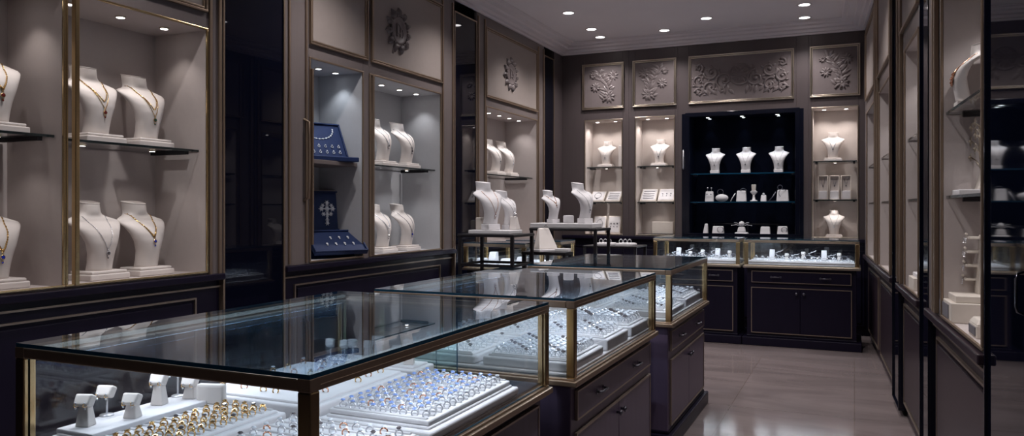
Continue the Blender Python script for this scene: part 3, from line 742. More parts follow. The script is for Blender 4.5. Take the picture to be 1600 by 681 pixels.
for x, k, w in ((-2.32, 'rows', 'beside the lit niche wall'), (-2.10, 'drops', 'beside the dark navy niche')):
    r, b = slant_pad('jewellery_tray', f'wide slanted cream tray {w}, second back cabinet', 'jewellery tray', (x, 9.37, 1.475), .20, .21, DEG(45))
    strand(f'silver jewellery on the wide slanted tray {w}, second back cabinet', 'jewellery', 'bracelet', b, .20, .21, k)
for x, k, w in ((-2.955, 'oval', 'first from the corner'), (-2.765, 'drops', 'second from the corner')):
    r, b = slant_pad('jewellery_easel', f'upright slanted white frame on the cabinet floor, {w}', 'jewellery frame', (x, 9.40, ZB), .165, .23, DEG(20))
    strand(f'silver pendant on the white slanted frame {w}', 'pendant', 'pendant', b, .165, .23, k)
m = MB(); m.box(-.13, .13, -.05, .05, 0, .15); o = m.build('presentation_box', 'cream', bevel=.006); tag(o, 'plain pale presentation box alone on the floor of the second back cabinet', 'box', (-2.15, 9.40, ZB+.012), 0)
m = MB(); m.box(-.235, .235, -.09, .10, 0, .012); o = m.build('display_board', 'black', bevel=.003); tag(o, 'thin black board under the plain pale box, second back cabinet', 'display board', (-2.21, 9.36, ZB), 0)
for x, w in ((-.325, 'beside the dark navy niche'), (-.205, 'middle one of the three'), (-.085, 'beside the aisle end')):
    r = root('pendant_box', f'tall open cream pendant box, {w}, between the busts', 'pendant box', (x, 9.38, 1.495), 0)
    m = MB(); m.frame(-.052, .052, 0, .27, -.03, .03, .008); m.box(-.044, .044, .02, .03, .008, .262); m.build('box_case', 'cream', r, bevel=.003)
    m = MB(); m.box(-.044, .044, .0, .02, .10, .262); m.build('velvet_face', 'lining_warm', r)
    m = MB(); m.box(-.044, .044, -.028, .02, .008, .10); m.build('cushion', 'white', r, bevel=.006)
    m = MB(); m.tube([(-.02, -.003, .24), (-.012, -.004, .19), (0, -.005, .165), (.012, -.004, .19), (.02, -.003, .24)], .0016, 5); m.gem((0, -.006, .155), .008, .008, 0, 8, 'y')
    p = m.build('pendant', 'pewter'); tag(p, f'silver pendant on its chain in the tall cream box, {w}', 'pendant', (x, 9.38, 1.495), 0)

# ------------------------------------------------------------------ small stands in the dark navy niche
def wedge(label, loc, w, h, d=.07, step=0, rz=0., mats='white', cat='display block', studs=False):
    r = root('display_block', label, cat, loc, rz)
    m = MB(); m.taper(0, 0, 0, h, w, d, w*.86, d*.55, 0, d*.15); m.build('block_body', mats, r, bevel=.008)
    if step: m = MB(); m.box(-w*.62, w*.62+step, -d*.75, d*.4, 0, .022); m.build('block_foot', mats, r, bevel=.006)
    return r
def bracelet(label, loc, Rr=.030, tilt=.5, mats='pewter', rz=0., n=18):
    m = MB(); q = Matrix.Rotation(tilt, 3, 'X')
    m.torus((0, 0, 0), Rr, .003, 24, 6, rot=q)
    for k in range(n): 
        a = 2*PI*k/n; m.ball(q @ Vector((Rr*math.cos(a), -.001, Rr*math.sin(a))), .0042, 1)
    o = m.build('bracelet', mats); tag(o, label, 'bracelet', loc, rz); return o
def stud(label, loc, s=.008, mats='gem_clear', rz=0.):
    m = MB(); m.gem((0, 0, 0), s, s, 1, 8, 'y'); m.torus((0, .002, 0), s, .0015, 12, 5)
    o = m.build('earring', ['silver', mats]); tag(o, label, 'earring', loc, rz); return o
YN = 9.36; Z2 = 1.475; Z3 = ZB
wedge('white earring block at the near-wall end of the navy middle shelf', (-1.585, YN, Z2), .10, .125)
for s, z in ((-1, .165), (1, .165), (-1, .09), (1, .09)):
    r_ = 'upper' if z > .1 else 'lower'
    m = MB(); m.ball((0, 0, 0), .010, 2); 
    if z > .1: m.tube([(0, .002, -.008), (0, .006, -.045)], .0016, 5)
    o = m.build('earring', 'silver'); tag(o, f'{r_} silver ball earring on the end block, navy middle shelf, {"wall" if s < 0 else "aisle"} side', 'earring', (-1.585+s*.022, YN-(.012 if z > .1 else .038)+(.012 if z > .1 else .0), Z2+z), 0)
r = root('bracelet_cushion', 'plump white bracelet cushion on the navy middle shelf', 'cushion', (-1.44, YN, Z2))
m = MB(); m.ball((0, 0, .045), .075, 3, (1, .6, .6)); m.build('cushion_pad', 'white', r)
bracelet('silver bracelet resting up on the plump white cushion', (-1.455, YN-.01, Z2+.115), .034, .2)
wedge('upright white block draped with bracelet, navy middle shelf', (-1.215, YN, Z2), .115, .13)
bracelet('dark bracelet hooked over the upright white block', (-1.19, YN-.02, Z2+.135), .032, .9)
m = MB(); m.tube([(-.02, -.02, 0.004), (.0, 0, .05), (.03, .01, .10)], .006, 8); tag(m.build('bracelet_bar', 'silver'), 'thin silver bar leaning beside the upright white block', 'bracelet', (-1.31, YN-.04, Z2), 0)
r = root('pendant_stand', 'slim white pendant stand with tall neck on the navy middle shelf', 'pendant stand', (-1.075, YN, Z2))
m = MB(); m.lathe([(.040, 0), (.042, .014), (.018, .022), (.012, .06), (.012, .075)], 20); m.build('foot', 'white', r)
m = MB(); m.taper(0, 0, .072, .115, .012, .02, .085, .04); m.taper(0, 0, .115, .128, .085, .04, .05, .04); m.build('chest', 'white', r, bevel=.004)
m = MB(); m.taper(0, .0, .125, .20, .042, .035, .052, .038); m.build('neck', 'cream', r, bevel=.004)
r = wedge('small white ring box on the navy middle shelf', (-.965, YN, Z2), .065, .078)
stud('single round stone on the small white ring box', (-.965, YN-.01, Z2+.088), .013)
wedge('broad white bracelet block at the aisle end of the navy middle shelf', (-.755, YN, Z2), .135, .135)
bracelet('dark bracelet wound over the broad white block', (-.755, YN-.02, Z2+.10), .045, .25, rz=.5)
bracelet('small silver bangle above the broad white block', (-.785, YN+.005, Z2+.165), .026, .1)
m = MB(); m.tube([(-.045, 0, .008), (0, -.005, .055), (.035, .0, .115)], .005, 8); m.taper(0, .0, 0, .012, .12, .05, .12, .05); tag(m.build('bracelet_bar', 'pewter'), 'dark bar stand leaning toward the broad white block', 'bracelet', (-.865, YN, Z2), 0)
# bottom row
r = root('earring_ramp', 'curved white ramp stand at the wall end of the navy niche floor', 'display stand', (-1.645, YN-.03, Z3))
m = MB(); m.box(-.06, .05, -.05, .05, 0, .022); m.build('foot', 'white', r, bevel=.008)
m = MB(); m.taper(.02, 0, .02, .145, .06, .06, .035, .03, .01); m.build('upright', 'white', r, bevel=.01)
wedge('squat white block with small bracelets, navy niche floor', (-1.48, YN-.02, Z3), .14, .115)
bracelet('small bracelet over the squat white block', (-1.45, YN-.05, Z3+.075), .035, .2)
r = root('tiered_stand', 'tiered white stand with spreading silver branches, middle of the navy niche floor', 'display stand', (-1.21, YN-.02, Z3))
m = MB(); m.box(-.075, .075, -.05, .05, 0, .045); m.taper(0, 0, .045, .11, .10, .07, .07, .05); m.build('tiers', 'white', r, bevel=.012)
m = MB(); m.ball((0, 0, .145), .032, 2); m.build('finial', 'white', r)
m = MB()
for s in (-1, 1):
    m.tube([(s*.02, 0, .12), (s*.06, -.01, .135), (s*.11, -.01, .125)], .004, 6); m.tube([(s*.02, 0, .13), (s*.05, -.01, .155), (s*.085, -.01, .16)], .003, 6)
    m.ball((s*.112, -.01, .125), .008, 1)
m.build('branches', 'silver', r)
wedge('white block with a stepped foot, navy niche floor past the tiered stand', (-.945, YN-.02, Z3), .115, .115, step=.03)
wedge('white block with a long stepped foot, aisle end of the navy niche floor', (-.755, YN-.02, Z3), .12, .12, step=.07)
bracelet('thin bracelet over the block with a long stepped foot', (-.735, YN-.045, Z3+.08), .030, .2)
for x, w in ((-1.38, 'toward the wall'), (-.99, 'toward the aisle')):
    m = MB(); m.tube([(-.19, 0, 0), (.19, 0, 0)], .006, 8); m.box(-.17, -.162, -.006, .006, -.14, 0); m.box(.162, .17, -.006, .006, -.14, 0)
    tag(m.build('bracelet_rail', 'iron'), 'dark thin bracelet rail on the navy niche floor, ' + w, 'rail', (x, 9.46, Z3+.14), 0)

# ------------------------------------------------------------------ iron display tables
def itable(label, loc, w, d, h, low=None, rz=0., t=.022):
    r = root('display_table', label, 'display table', loc, rz)
    m = MB(); m.box(-w/2, w/2, -d/2, d/2, h-t, h); m.build('tabletop', 'iron', r, bevel=.004)
    for sx in (-1, 1):
        for sy in (-1, 1):
            m = MB(); x = sx*(w/2-.018); y = sy*(d/2-.018); m.box(x-.013, x+.013, y-.013, y+.013, 0, h-t); m.build('leg', 'iron', r, bevel=.002)
    if low:
        m = MB(); m.box(-w/2+.03, w/2-.03, -d/2+.012, -d/2+.024, low, low+.022); m.box(-w/2+.03, w/2-.03, d/2-.024, d/2-.012, low, low+.022)
        m.box(-w/2+.012, -w/2+.024, -d/2+.03, d/2-.03, low, low+.022); m.box(w/2-.024, w/2-.012, -d/2+.03, d/2-.03, low, low+.022); m.build('stretcher', 'iron', r)
    return r
T1 = (-2.69, 5.72)
itable('front iron display table carrying the tallest pale bust', (*T1, 0), .50, .44, 1.19, .93)
m = MB(); m.box(-.185, .185, -.13, .13, 0, .032); tag(m.build('display_riser', 'white', bevel=.006), 'white slab base on the front iron table', 'display base', (T1[0], T1[1]-.02, 1.19), 0)
RT = DEG(66)
make_bust('tallest white bust with gold pendant on the front iron table', (T1[0]-.03, T1[1]-.06, 1.222), RT, 'white', False, .97)
necklace('fine gold necklace with a cream pendant on the front iron table bust', (T1[0]-.03, T1[1]-.06, 1.222), RT, ('rose', 'gem_clear', .135, 'drop'), .97)
make_bust('smaller white bust tucked behind the tallest bust, front iron table', (T1[0]+.06, T1[1]+.10, 1.222), DEG(80), 'white', False, .80)
necklace('silver necklace on the smaller bust, front iron table', (T1[0]+.06, T1[1]+.10, 1.222), DEG(80), (SV, 'gem_smoke', .17, 'drop'), .80)
m = MB(); m.box(-.045, .045, -.03, .03, 0, .10); tag(m.build('presentation_box', 'cream', bevel=.006), 'small square cream box at the wall end of the front iron table', 'box', (T1[0]-.145, T1[1]+.02, 1.222), DEG(15))
r = root('ring_stand', 'small white ring stand beside the tallest bust, front iron table', 'ring stand', (T1[0]+.145, T1[1]+.05, 1.222))
m = MB(); m.taper(0, 0, 0, .11, .075, .07, .05, .045, -.012); m.build('stand_body', 'leather', r, bevel=.008)
m = MB(); m.torus((.008, -.02, .118), .018, .003, 16, 6); m.gem((.008, -.02, .140), .008, .008); tag(m.build('ring', 'silver'), 'silver ring standing on the small stand, front iron table', 'ring', (T1[0]+.145, T1[1]+.05, 1.222), 0)
itable('rear iron display table carrying the long white slab and two busts', (-2.30, 6.55-.12, 0), .62, .42, 1.225, None)
B2 = (-2.34, 6.43)
m = MB(); m.box(-.29, .29, -.14, .14, 0, .042); tag(m.build('display_riser', 'white', bevel=.006), 'long white slab base on the rear iron table', 'display base', (B2[0]+.0, B2[1], 1.225), 0)
make_bust('white choker bust on the wall end of the long slab', (B2[0]-.12, B2[1]-.02, 1.267), DEG(66), 'white', False, .72)
necklace('short silver choker on the slab bust beside the round box', (B2[0]-.12, B2[1]-.02, 1.267), DEG(66), ('rose', 'gem_smoke', .235, 'collar'), .72)
make_bust('tall white bust on the aisle end of the long slab', (B2[0]+.17, B2[1], 1.267), DEG(70), 'white', False, .88)
necklace('silver drop necklace on the tall bust at the aisle end of the slab', (B2[0]+.17, B2[1], 1.267), DEG(70), (SV, 'gem_smoke', .15, 'drop'), .88)
m = MB(); m.lathe([(.045, 0), (.047, .01), (.047, .06), (.042, .068), (.001, .07)], 24); tag(m.build('round_box', 'white'), 'low round white box between the two slab busts', 'box', (B2[0]+.03, B2[1]-.02, 1.267), 0)
LT = (-2.39, 6.10)
itable('low iron display table in front of the rear one with the sloped white stand', (LT[0], LT[1], 0), .40, .19, 1.03, None, t=.026)
r = root('necklace_easel', 'broad sloped white necklace easel on the low iron table', 'display stand', (LT[0]-.02, LT[1], 1.03), DEG(55))
m = MB(); m.box(-.11, .11, -.085, .075, 0, .022); m.build('foot', 'white', r, bevel=.005)
m = MB(); m.taper(0, -.01, .022, .20, .19, .10, .10, .03, 0, .04); m.build('slope', 'leather', r, bevel=.01)
m = MB(); m.torus((0, 0, 0), .014, .002, 12, 5, rot=Matrix.Rotation(1.2, 3, 'X')); m.gem((0, -.004, .014), .010, .008); tag(m.build('ring', ['gem_smoke']), 'dark ring on top of the sloped white easel', 'ring', (LT[0]-.02, LT[1]+.02, 1.242), 0)
m = MB(); m.box(-.06, .06, -.035, .035, 0, .028); tag(m.build('display_riser', 'white', bevel=.005), 'small white slab at the aisle end of the low iron table', 'display base', (LT[0]+.135, LT[1]+.02, 1.03), 0)
itable('thin iron tray table between the rear iron table and the back counter', (-2.24, 7.62, 0), .56, .42, 1.02, None, t=.016)
for x, w in ((-2.33, 'wall side'), (-2.12, 'counter side')):
    m = MB(); m.box(-.085, .085, -.11, .11, 0, .02); m.box(-.075, .075, -.10, .10, .02, .026); tag(m.build('jewellery_tray', 'white', bevel=.004), 'flat white tray on the thin iron tray table, ' + w, 'jewellery tray', (x, 7.60, 1.02), 0)
    for k in range(3):
        m = MB(); m.torus((0, 0, .018), .018, .003, 14, 5); m.gem((0, 0, .040), .008, .008); tag(m.build('bangle', 'silver'), f'{ORD[k]} silver bangle on the {w} flat tray of the thin table', 'bangle', (x-.045+.045*k, 7.57, 1.046), .4)
# pieces in the low brass showcase behind the tables
for i, (x, w_, h_) in enumerate(((-3.20, .10, .06), (-3.08, .08, .12), (-2.94, .13, .06), (-2.78, .12, .08))):
    wedge('white block in the low brass showcase, ' + ['beside its wall-end post', 'tallest of them', 'widest of them', 'nearest its aisle-end post'][i], (x, 6.48, .872), w_, h_, .10)

# ------------------------------------------------------------------ ring trays and rings
def tray(label, x0, x1, y0, y1, z0, h, rows=0, mats='white', step=True):
    r = root('ring_tray', label, 'ring tray', ((x0+x1)/2, (y0+y1)/2, z0))
    w, d = (x1-x0)/2, (y1-y0)/2
    m = MB(); m.box(-w, w, -d, d, 0, h-.008); m.build('tray_body', mats, r, bevel=.008, seg=3)
    m = MB(); m.box(-w+.018, w-.018, -d+.018, d-.018, h-.010, h); m.build('tray_pad', mats, r, bevel=.004)
    if rows:
        m = MB(); pit = (2*d-.06)/rows
        for k in range(rows+1):
            y = -d+.03+pit*k; m.tube([(-w+.03, y, h), (w-.03, y, h)], .0055, 6)
        m.build('roll_cushion', mats, r)
    return r
class Ring:
    cache = {}
def ring_proto(metal, gem, big=1., cluster=False):
    key = (metal, gem, big, cluster)
    if key in Ring.cache: return Ring.cache[key]
    m = MB(); m.torus((0, 0, .0062*big), .0098*big, .0022*big, 14, 5, sq=1.5); 
    m.lathe([(.0018*big, .0150*big), (.0052*big, .0185*big), (.0046*big, .0192*big)], 8, cap=False)
    bm1 = m.build('band', metal); me1 = bm1.data
    m = MB()
    if cluster:
        for k in range(6): m.gem((.0055*big*math.cos(k*PI/3), .0055*big*math.sin(k*PI/3), .0195*big), .0031*big, .004*big, 0, 6)
        m.gem((0, 0, .0215*big), .0042*big, .005*big)
    else: m.gem((0, 0, .0205*big), .0080*big, .009*big)
    g1 = m.build('gemstone', gem); me2 = g1.data
    bpy.data.objects.remove(bm1); bpy.data.objects.remove(g1)
    Ring.cache[key] = (me1, me2); return me1, me2
def ring(label, loc, rz, metal, gem, big, cluster, group, lean=0.):
    me1, me2 = ring_proto(metal, gem, big, cluster)
    r = root('ring', label, 'ring', loc, rz, group); r.rotation_euler = (lean, 0, rz)
    for n, me in (('band', me1), ('gemstone', me2)):
        o = bpy.data.objects.new(n, me); COL.objects.link(o); o.parent = r
DK = ZD + .012
NR = 0
REST = []
def fill(desc, where, x0, x1, y0, y1, z, nx, ny, choose, group, keep=lambda i, j: True, jit=.003, big=1., limit=10**6, rot=.5):
    """rings in rows: row one lies nearest the viewer; counted from the aisle side"""
    global NR
    for j in range(ny):
        for i in range(nx):
            if not keep(i, j): continue
            x = x1-(x1-x0)*(i+.5)/nx + R.uniform(-jit, jit); y = y0+(y1-y0)*(j+.5)/ny + R.uniform(-jit, jit)
            mt, gm, cl, nm = choose(i, j); rz = rot + R.uniform(-.35, .35); ln = R.uniform(-.22, .22)
            if NR < limit:
                ring(f'{nm}, {ORD[i]} from the aisle, {ORD[j]} row, {where}', (x, y, z), rz, mt, gm, big*R.choice((.95, 1., 1.)) if False else big, cl, group, ln); NR += 1
            else: REST.append((x, y, z, rz, ln, mt, gm, big, cl))
# nearest showcase
tray('white tray of gold rings and earring stands at the near end of the nearest showcase', -1.965, -1.555, 1.345, 1.83, DK, .045, 11)
tray('long white tray of scattered gold rings behind the gold ring tray', -1.965, -1.49, 1.865, 2.41, DK, .055)
tray('stepped white tray packed with pale blue stone rings, nearest showcase', -1.455, -1.065, 1.845, 2.45, DK, .036, 0)
r = root('ring_pad', 'raised inner pad of pale blue stone rings', 'ring pad', (-1.26, 2.1475, DK+.036))
m = MB(); m.box(-.172, .172, -.278, .278, 0, .016); m.build('pad_body', 'white', r, bevel=.005)
m = MB()
for k in range(14): m.tube([(-.16, -.267+.534*k/13, .016), (.16, -.267+.534*k/13, .016)], .0055, 6)
m.build('roll_cushion', 'white', r)
tray('white tray of clear stone rings at the near aisle corner of the nearest showcase', -1.53, -1.065, 1.345, 1.815, DK, .036, 9)
def gold_pick(i, j): return ('gold', 'gold', True, 'gold ring') if (i*5+j*3) % 7 else ('gold', 'gem_smoke', False, 'gold ring with dark stone')
fill('', 'gold ring tray', -1.765, -1.585, 1.375, 1.80, DK+.045, 5, 11, gold_pick, 'gold rings in the near tray', big=.95)
def white_pick(i, j): return ('gold', 'gem_smoke', False, 'gold ring with dark stone') if (i+j) % 3 == 0 else (('rose', 'gem_clear', False, 'rose gold ring with clear stone') if (i+j) % 3 == 1 else ('gold', 'gem_clear', False, 'gold ring with clear stone'))
fill('', 'scattered gold tray', -1.94, -1.515, 1.90, 2.38, DK+.055, 6, 6, white_pick, 'rings scattered on the long white tray', keep=lambda i, j: (i*7+j*11) % 5 != 2, jit=.015, big=1.0)
def ice_pick(i, j):
    k = (i*3+j*5+i*j) % 6
    if i == 0: return ('silver', 'gem_clear', False, 'silver ring with clear stone')
    return ('silver', 'gem_ice', k == 3, 'silver ring with pale blue stone') if k != 5 else ('rose', 'gem_clear', False, 'rose gold ring with clear stone')
fill('', 'blue stone tray', -1.42, -1.10, 1.882, 2.413, DK+.052, 9, 13, ice_pick, 'rings in the pale blue stone tray', big=1.0)
def clear_pick(i, j): return ('rose', 'gem_clear', False, 'rose gold ring with clear stone') if (i*2+j) % 3 == 0 else ('silver', 'gem_smoke' if (i+j) % 4 == 0 else 'gem_clear', False, 'silver ring with dark stone' if (i+j) % 4 == 0 else 'silver ring with clear stone')
fill('', 'near corner tray', -1.50, -1.095, 1.53, 1.785, DK+.036, 9, 5, clear_pick, 'rings in the near aisle corner tray', big=1.0)
# earring stands on their slab
m = MB(); m.box(-.07, .07, -.215, .215, 0, .016); tag(m.build('display_riser', 'white', bevel=.004), 'narrow white slab under the little earring stands, gold ring tray', 'display base', (-1.875, 1.59, DK+.045), 0)
def earring_stand(label, loc, rz, h, head=.05, thin=False):
    r = root('earring_stand', label, 'earring stand', loc, rz)
    m = MB()
    if thin: m.tube([(0, 0, 0), (0, 0, h)], .003, 8); m.lathe([(.02, 0), (.018, .004), (.003, .006)], 16)
    else: m.taper(0, 0, 0, h, .040, .036, .024, .020)
    m.build('post', 'silver' if thin else 'leather', r, bevel=0 if thin else .003)
    m = MB(); m.hexa([(-head*.46,-.016,-.016),(head*.46,-.016,-.016),(head*.46,.014,-.016),(-head*.46,.014,-.016)],[(-head*.54,-.012,.017),(head*.54,-.012,.017),(head*.54,.014,.017),(-head*.54,.014,.017)]); o = m.build('head', 'leather', r, bevel=.006, seg=3, loc=(0, -.004, h+.006)); o.rotation_euler = (-.45, 0, 0)
    return r
for i, (x, y, h, th, w) in enumerate(((-1.895, 1.425, .062, False, 'nearest the viewer'), (-1.935, 1.52, .062, True, 'thin-stemmed, second from the viewer'), (-1.850, 1.535, .045, False, 'shortest, by the rings'), (-1.90, 1.67, .068, False, 'third along the slab'), (-1.93, 1.765, .075, True, 'thin-stemmed, farthest on the slab'), (-1.875, 1.765, .045, False, 'stubby, by the far stem'))):
    rz = DEG(18)
    earring_stand('small white earring stand, ' + w, (x, y, DK+.061), rz, h, .046, th)
    for s in (-1, 1):
        c, sn = math.cos(rz), math.sin(rz); px, py = s*.013, -.0215
        m = MB(); m.torus((0, -.001, -.004), .0050, .0012, 12, 5, rot=Matrix.Rotation(.9, 3, 'Z')); m.gem((0, -.002, .002), .0028, .004, 1, 8, 'y'); m.gem((0, -.002, -.012), .0034, .005, 1, 8, 'y')
        e = m.build('earring', ['gold', 'gem_clear']); tag(e, f'tiny gold drop earring, {"wall" if s < 0 else "ring tray"} side of the earring stand {w}', 'earring', (x+px*c-py*sn, y+px*sn+py*c, DK+.061+h+.002), rz)
m = MB(); m.box(-.045, .045, -.012, .012, 0, .065); tag(m.build('display_block', 'leather', bevel=.008), 'little upright white block behind the farthest earring stand', 'display block', (-1.80, 1.775, DK+.045), DEG(18))
# white stand tray along the far end of the nearest showcase
tray('white tray of little stands along the far end of the nearest showcase', -1.955, -1.50, 2.47, 2.62, DK, .05)
for i, x in enumerate((-1.93, -1.875, -1.82, -1.76, -1.70, -1.63, -1.56)):
    earring_stand('small stand on the far tray of the nearest showcase, ' + ORD[i] + ' from the necklace wall', (x, 2.53+.02*(i % 2), DK+.05), DEG(20), (.05, .045, .055, .05, .075, .04, .07)[i], .034+.012*(i in (4, 6)), i in (0, 1, 2))
# middle and far showcases
T = [('middle showcase, near aisle tray', -1.405, -1.02, 2.85, 3.29, .045, 10, 10), ('middle showcase, near wall-side tray', -1.86, -1.44, 2.85, 3.29, .04, 8, 6),
     ('middle showcase, second aisle tray', -1.39, -1.02, 3.35, 3.70, .06, 8, 5), ('middle showcase, second wall-side tray', -1.86, -1.44, 3.35, 3.70, .045, 9, 5),
     ('middle showcase, far aisle tray', -1.405, -1.02, 3.76, 4.09, .06, 9, 5), ('middle showcase, far wall-side tray', -1.86, -1.44, 3.76, 4.09, .045, 9, 5),
     ('farthest showcase, near aisle tray', -1.375, -1.005, 4.49, 4.99, .045, 9, 9), ('farthest showcase, near wall-side tray', -1.82, -1.42, 4.49, 4.99, .045, 9, 8),
     ('farthest showcase, far aisle tray', -1.375, -1.005, 5.05, 5.56, .06, 9, 8), ('farthest showcase, far wall-side tray', -1.82, -1.42, 5.05, 5.56, .05, 9, 6)]
for n, (w, x0, x1, y0, y1, h, nx, ny) in enumerate(T):
    tray('white ring tray in the ' + w, x0, x1, y0, y1, DK, h, ny)
    pick = (lambda i, j: ('pave', 'gem_clear', False, 'silver ring with clear stone') if (i*2+j*3) % 5 else ('pave', 'gem_smoke', False, 'silver ring with dark stone'))
    fill('', w, x0+.03, x1-.03, y0+.03, y1-.03, DK+h, nx, ny, pick, 'rings in the middle showcase tray', big=(1.35 if n != 4 else 1.8), limit=300, rot=.5 if n != 4 else .3)
# back counter pads with small pieces
for x0, x1, w in ((-1.93, -1.10, 'half hidden back counter'), (-1.0, .0, 'aisle back counter')):
    tray('long white display pad inside the ' + w, x0, x1, 8.22, 8.62, .832, .035)
    for i in range(14):
        for j in range(3):
            REST.append((x0+.05+(x1-x0-.1)*i/13+R.uniform(-.01, .01), 8.27+.11*j+R.uniform(-.02, .02), .867, R.uniform(-.5, .5), 0, 'silver', R.choice(('gem_smoke', 'gem_smoke', 'gem_clear')), 1.5, False))
    for i, f in enumerate((.22, .36, .52, .72, .86)):
        x = x0+(x1-x0)*f
        if i in (0, 3): 
            r, b = slant_pad('bracelet_ramp', f'white slanted bracelet ramp in the {w}, {"toward the seam" if i == 0 else "toward the far end"}', 'display stand', (x, 8.42, .867), .05, .10, DEG(25), mats='white')
        else:
            earring_stand(f'small white stand in the {w}, ' + ('nearer the seam' if i == 1 else ('in the middle' if i == 2 else 'by the end post')), (x, 8.44, .867), DEG(-15), (.035, .04, .06, .035, .055)[i], .038)
            bracelet(f'silver bangle beside the white stand in the {w}, ' + ('nearer the seam' if i == 1 else ('in the middle' if i == 2 else 'by the end post')), (x+.05, 8.36, .897), .028, .5)
    for k, f in enumerate((.30, .46, .62, .80)):
        m = MB(); R3 = random.Random(k+int(x0*10)); q = []
        for t in range(7): q.append((.045*math.cos(t*.9), .02*math.sin(t*.9), .012+.018*t*(.5 if k % 2 else .8)))
        m.tube(q, .0035, 6)
        for p in q: m.gem((p[0], p[1]-.004, p[2]+.004), .0075, .008)
        tag(m.build('brooch', ['silver']), f'{ORD[k]} curling silver spray brooch from the seam side, {w}', 'brooch', (x0+(x1-x0)*f if x0 > -1.5 else x1-(x1-x0)*f, 8.33, .867), R3.uniform(-.4, .4))
# everything beyond the three hundred nearest rings
m = MB()
keys = ['pave', 'gem_clear', 'gem_smoke', 'gold']
for (x, y, z, rz, ln, mt, gm, big, cl) in REST:
    q = (Matrix.Translation((x, y, z)) @ Matrix.Rotation(rz, 4, 'Z') @ Matrix.Rotation(ln, 4, 'X'))
    q3 = q.to_3x3()
    m.torus(q @ Vector((0, 0, .0062*big)), .0098*big, .0017*big, 10, 4, 0, rot=q3, sq=1.3)
    c = q @ Vector((0, 0, .0205*big)); m.gem(c, .0080*big, .009*big, keys.index(gm), 6)
o = m.build('silver_rings', keys); tag(o, 'rows of silver rings with clear and dark stones in the farther showcases', 'rings'); o['kind'] = 'stuff'

# ------------------------------------------------------------------ aisle cabinet pieces (right-hand run)
def rp(y, d, z): 
    """a point at y along the run and d deep into it"""
    return (rx(y)+d*CT, y+d*math.sin(TH), z)
RF = RRZ                                                  # facing the aisle
make_bust('white bust with rose gold flower necklace in the nearest aisle cabinet', rp(3.86, .075, 1.83), RF, 'leather', False, .70)
r = root('necklace', 'rose gold flower necklace on the aisle cabinet bust', 'necklace', rp(3.86, .075, 1.83), RF); r.scale = (.70,)*3
m = MB(); pts = neck_path(.335, .17, .066, 1.2); m.tube(pts, .003, 6)
m.build('chain', 'rose', r)
m = MB()
for k, (i, s) in enumerate(((15, 1.5), (12, 1.1), (18, 1.1), (9, .8), (21, .8))):
    p = pts[i]
    for q in range(6): m.ball((p.x+.011*s*math.cos(q*PI/3), p.y-.005, p.z+.011*s*math.sin(q*PI/3)), .0075*s, 1, (1, .5, 1))
    m.ball((p.x, p.y-.010, p.z), .005*s, 1)
m.build('flower_pendant', 'rose', r)
# flower rack on its slab
r = root('flower_rack', 'branching silver flower rack with cream card on a white slab, lower glass shelf', 'display stand', rp(3.90, .11, 1.455), RF)
m = MB(); m.box(-.16, .13, -.075, .075, 0, .025); m.build('foot', 'white', r, bevel=.004)
m = MB(); m.taper(.0, .02, .025, .13, .09, .02, .09, .02, 0, .03); m.build('card', 'cream', r, bevel=.003)
m = MB(); R2 = random.Random(4)
m.tube([(-.02, .04, .02), (0, .03, .12), (.02, .02, .20), (.02, .02, .30)], .005, 6)
for (dx, z0, dz) in ((-.06, .12, .05), (.05, .15, .05), (-.05, .19, .05), (.06, .22, .04), (-.03, .26, .04), (.05, .28, .03)):
    m.tube([(.01, .025, z0), (.01+dx*.6, .015, z0+dz*.7), (.01+dx, .0, z0+dz)], .003, 5)
    for q in range(5): m.leaf((.01+dx, -.002, z0+dz), 2*PI*q/5+dx*9, .026, .014, .006)
    m.ball((.01+dx, -.006, z0+dz), .008, 1)
m.build('branches', 'palebrass', r)
# stepped earring tower on its box
r = root('stepped_box', 'stepped cream box with a grey front under the earring tower', 'box', rp(3.90, .11, .91), RF)
m = MB(); m.box(-.155, .155, -.11, .11, 0, .085); m.build('lower_tier', 'cream', r, bevel=.004)
m = MB(); m.box(-.135, .135, -.09, .09, .085, .115); m.build('upper_tier', 'cream', r, bevel=.004)
m = MB(); m.box(-.13, .10, -.114, -.11, .012, .072); m.build('front_plate', 'grey', r)
r = root('earring_tower', 'leaning cream earring tower with four ledges, nearest aisle cabinet', 'display stand', rp(3.90, .11, 1.025), RF)
m = MB()
for k in range(4):
    z = .02+.065*k; x = -.035+.028*k
    m.taper(x, .02, z-.02, z+.045, .05, .016, .05, .016, .024, .0)
m.taper(.0, .03, 0, .26, .05, .03, .05, .02, .085, 0); m.build('upright', 'cream', r, bevel=.003)
for k in range(4):
    m = MB(); z = .055+.062*k; x = -.06+.028*k
    m.box(x-.035, x+.05, -.03, .02, z, z+.010); m.tube([(x-.03, -.028, z+.02), (x+.02, -.034, z+.02)], .006, 6); m.build('ledge', 'cream', r, bevel=.002)
for k in range(8):
    p = rp(3.90, .11, 1.025); 
    m = MB(); m.torus((0, 0, 0), .008, .002, 10, 5); m.gem((0, 0, -.012), .005, .006)
    e = m.build('earring', 'silver'); lx = -.085+.028*(k//2)+.04*(k % 2)
    tag(e, f'{"outer" if k % 2 else "inner"} drop earring hanging on ledge {ORD[k//2]} from the bottom of the earring tower', 'earring', (p[0]+math.cos(RF)*lx+math.sin(RF)*.036, p[1]+math.sin(RF)*lx-math.cos(RF)*.036, p[2]+.05+.062*(k//2)), RF)
r = root('presentation_box', 'small cream box with a grey front ahead of the stepped box', 'box', rp(3.40, .07, .91), RF)
m = MB(); m.box(-.075, .075, -.05, .05, 0, .05); m.taper(0, 0, .05, .07, .15, .10, .12, .075); m.build('box_body', 'cream', r, bevel=.004)
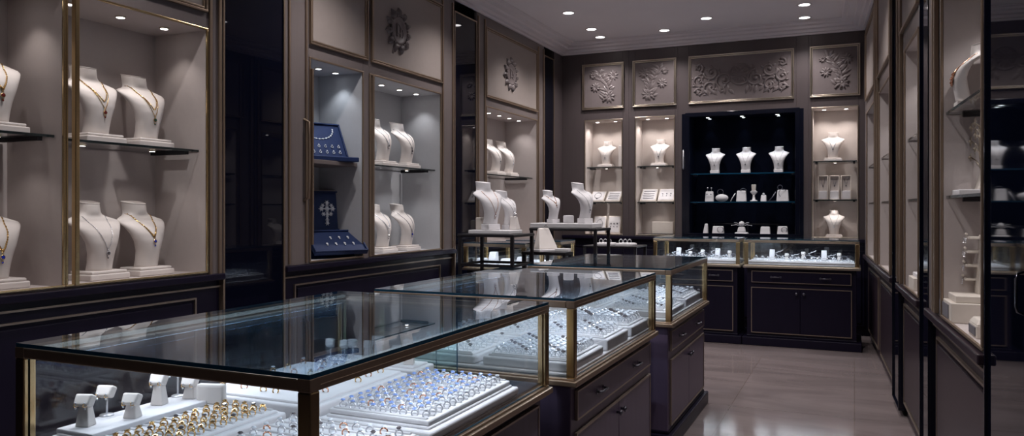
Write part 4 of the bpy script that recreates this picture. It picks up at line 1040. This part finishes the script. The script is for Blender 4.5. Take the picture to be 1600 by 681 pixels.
m = MB(); m.box(-.06, .06, -.053, -.05, .010, .042); m.build('front_plate', 'grey', r)
# second and third aisle cabinets
r = root('stepped_box', 'cream stepped box on the floor of the second aisle cabinet', 'box', rp(5.22, .10, .91), RF)
m = MB(); m.box(-.12, .12, -.09, .09, 0, .075); m.build('lower_tier', 'cream', r, bevel=.004)
m = MB(); m.box(-.09, .09, -.07, .07, .075, .10); m.build('upper_tier', 'white', r, bevel=.004)
m = MB(); m.taper(0, 0, 0, .16, .05, .04, .03, .02, .04); m.box(-.05, .06, -.04, .02, .06, .07); m.box(-.03, .08, -.04, .02, .12, .13)
tag(m.build('earring_tower', 'cream', bevel=.003), 'little cream earring tower in the second aisle cabinet', 'display stand', rp(5.22, .10, 1.01), RF)
m = MB(); m.box(-.10, .10, -.06, .06, 0, .03); tag(m.build('display_riser', 'white', bevel=.005), 'low white slab ahead of the stepped box, second aisle cabinet', 'display base', rp(4.90, .10, .91), RF)
wedge('white block on the lower glass shelf of the second aisle cabinet', rp(4.98, .15, 1.455), .09, .05, rz=RF)
make_bust('small white bust on the upper glass shelf of the second aisle cabinet', rp(5.1, .10, 1.83), RF, 'leather', False, .8)
wedge('white block on the floor of the third aisle cabinet', rp(6.75, .12, .87), .12, .14, rz=RF)
wedge('low white block ahead of the taller one, third aisle cabinet', rp(6.52, .12, .87), .16, .06, rz=RF)
make_bust('white bust on the upper glass shelf of the third aisle cabinet', rp(6.7, .2, 1.83), RF, 'leather', False, .85)
make_bust('white bust on the floor of the farthest aisle cabinet', rp(8.2, .2, .91), RF, 'leather', False, .85)

# ------------------------------------------------------------------ world, camera, colour
w = bpy.data.worlds.new('World'); S.world = w; w.use_nodes = True
w.node_tree.nodes['Background'].inputs['Color'].default_value = (.012, .013, .02, 1); w.node_tree.nodes['Background'].inputs['Strength'].default_value = .5
cd = bpy.data.cameras.new('Camera'); cam = bpy.data.objects.new('Camera', cd); COL.objects.link(cam)
cam.location = (0, 0, 1.4); cam.rotation_euler = (PI/2, 0, math.atan(535/1200))
cd.sensor_fit = 'HORIZONTAL'; cd.sensor_width = 36; cd.lens = 1200/1600*36; cd.clip_start = .02
cd.shift_y = -(340.5-325)/1600
S.camera = cam
S.view_settings.view_transform = 'Standard'; S.view_settings.look = 'None'; S.view_settings.gamma = 1.; S.view_settings.use_curve_mapping = False
S.view_settings.exposure = 0.
S.cycles.max_bounces = 10; S.cycles.transparent_max_bounces = 24; S.cycles.diffuse_bounces = 4; S.cycles.glossy_bounces = 6
S.cycles.use_denoising = True; S.cycles.sample_clamp_indirect = 4.; S.cycles.caustics_reflective = False; S.cycles.caustics_refractive = False
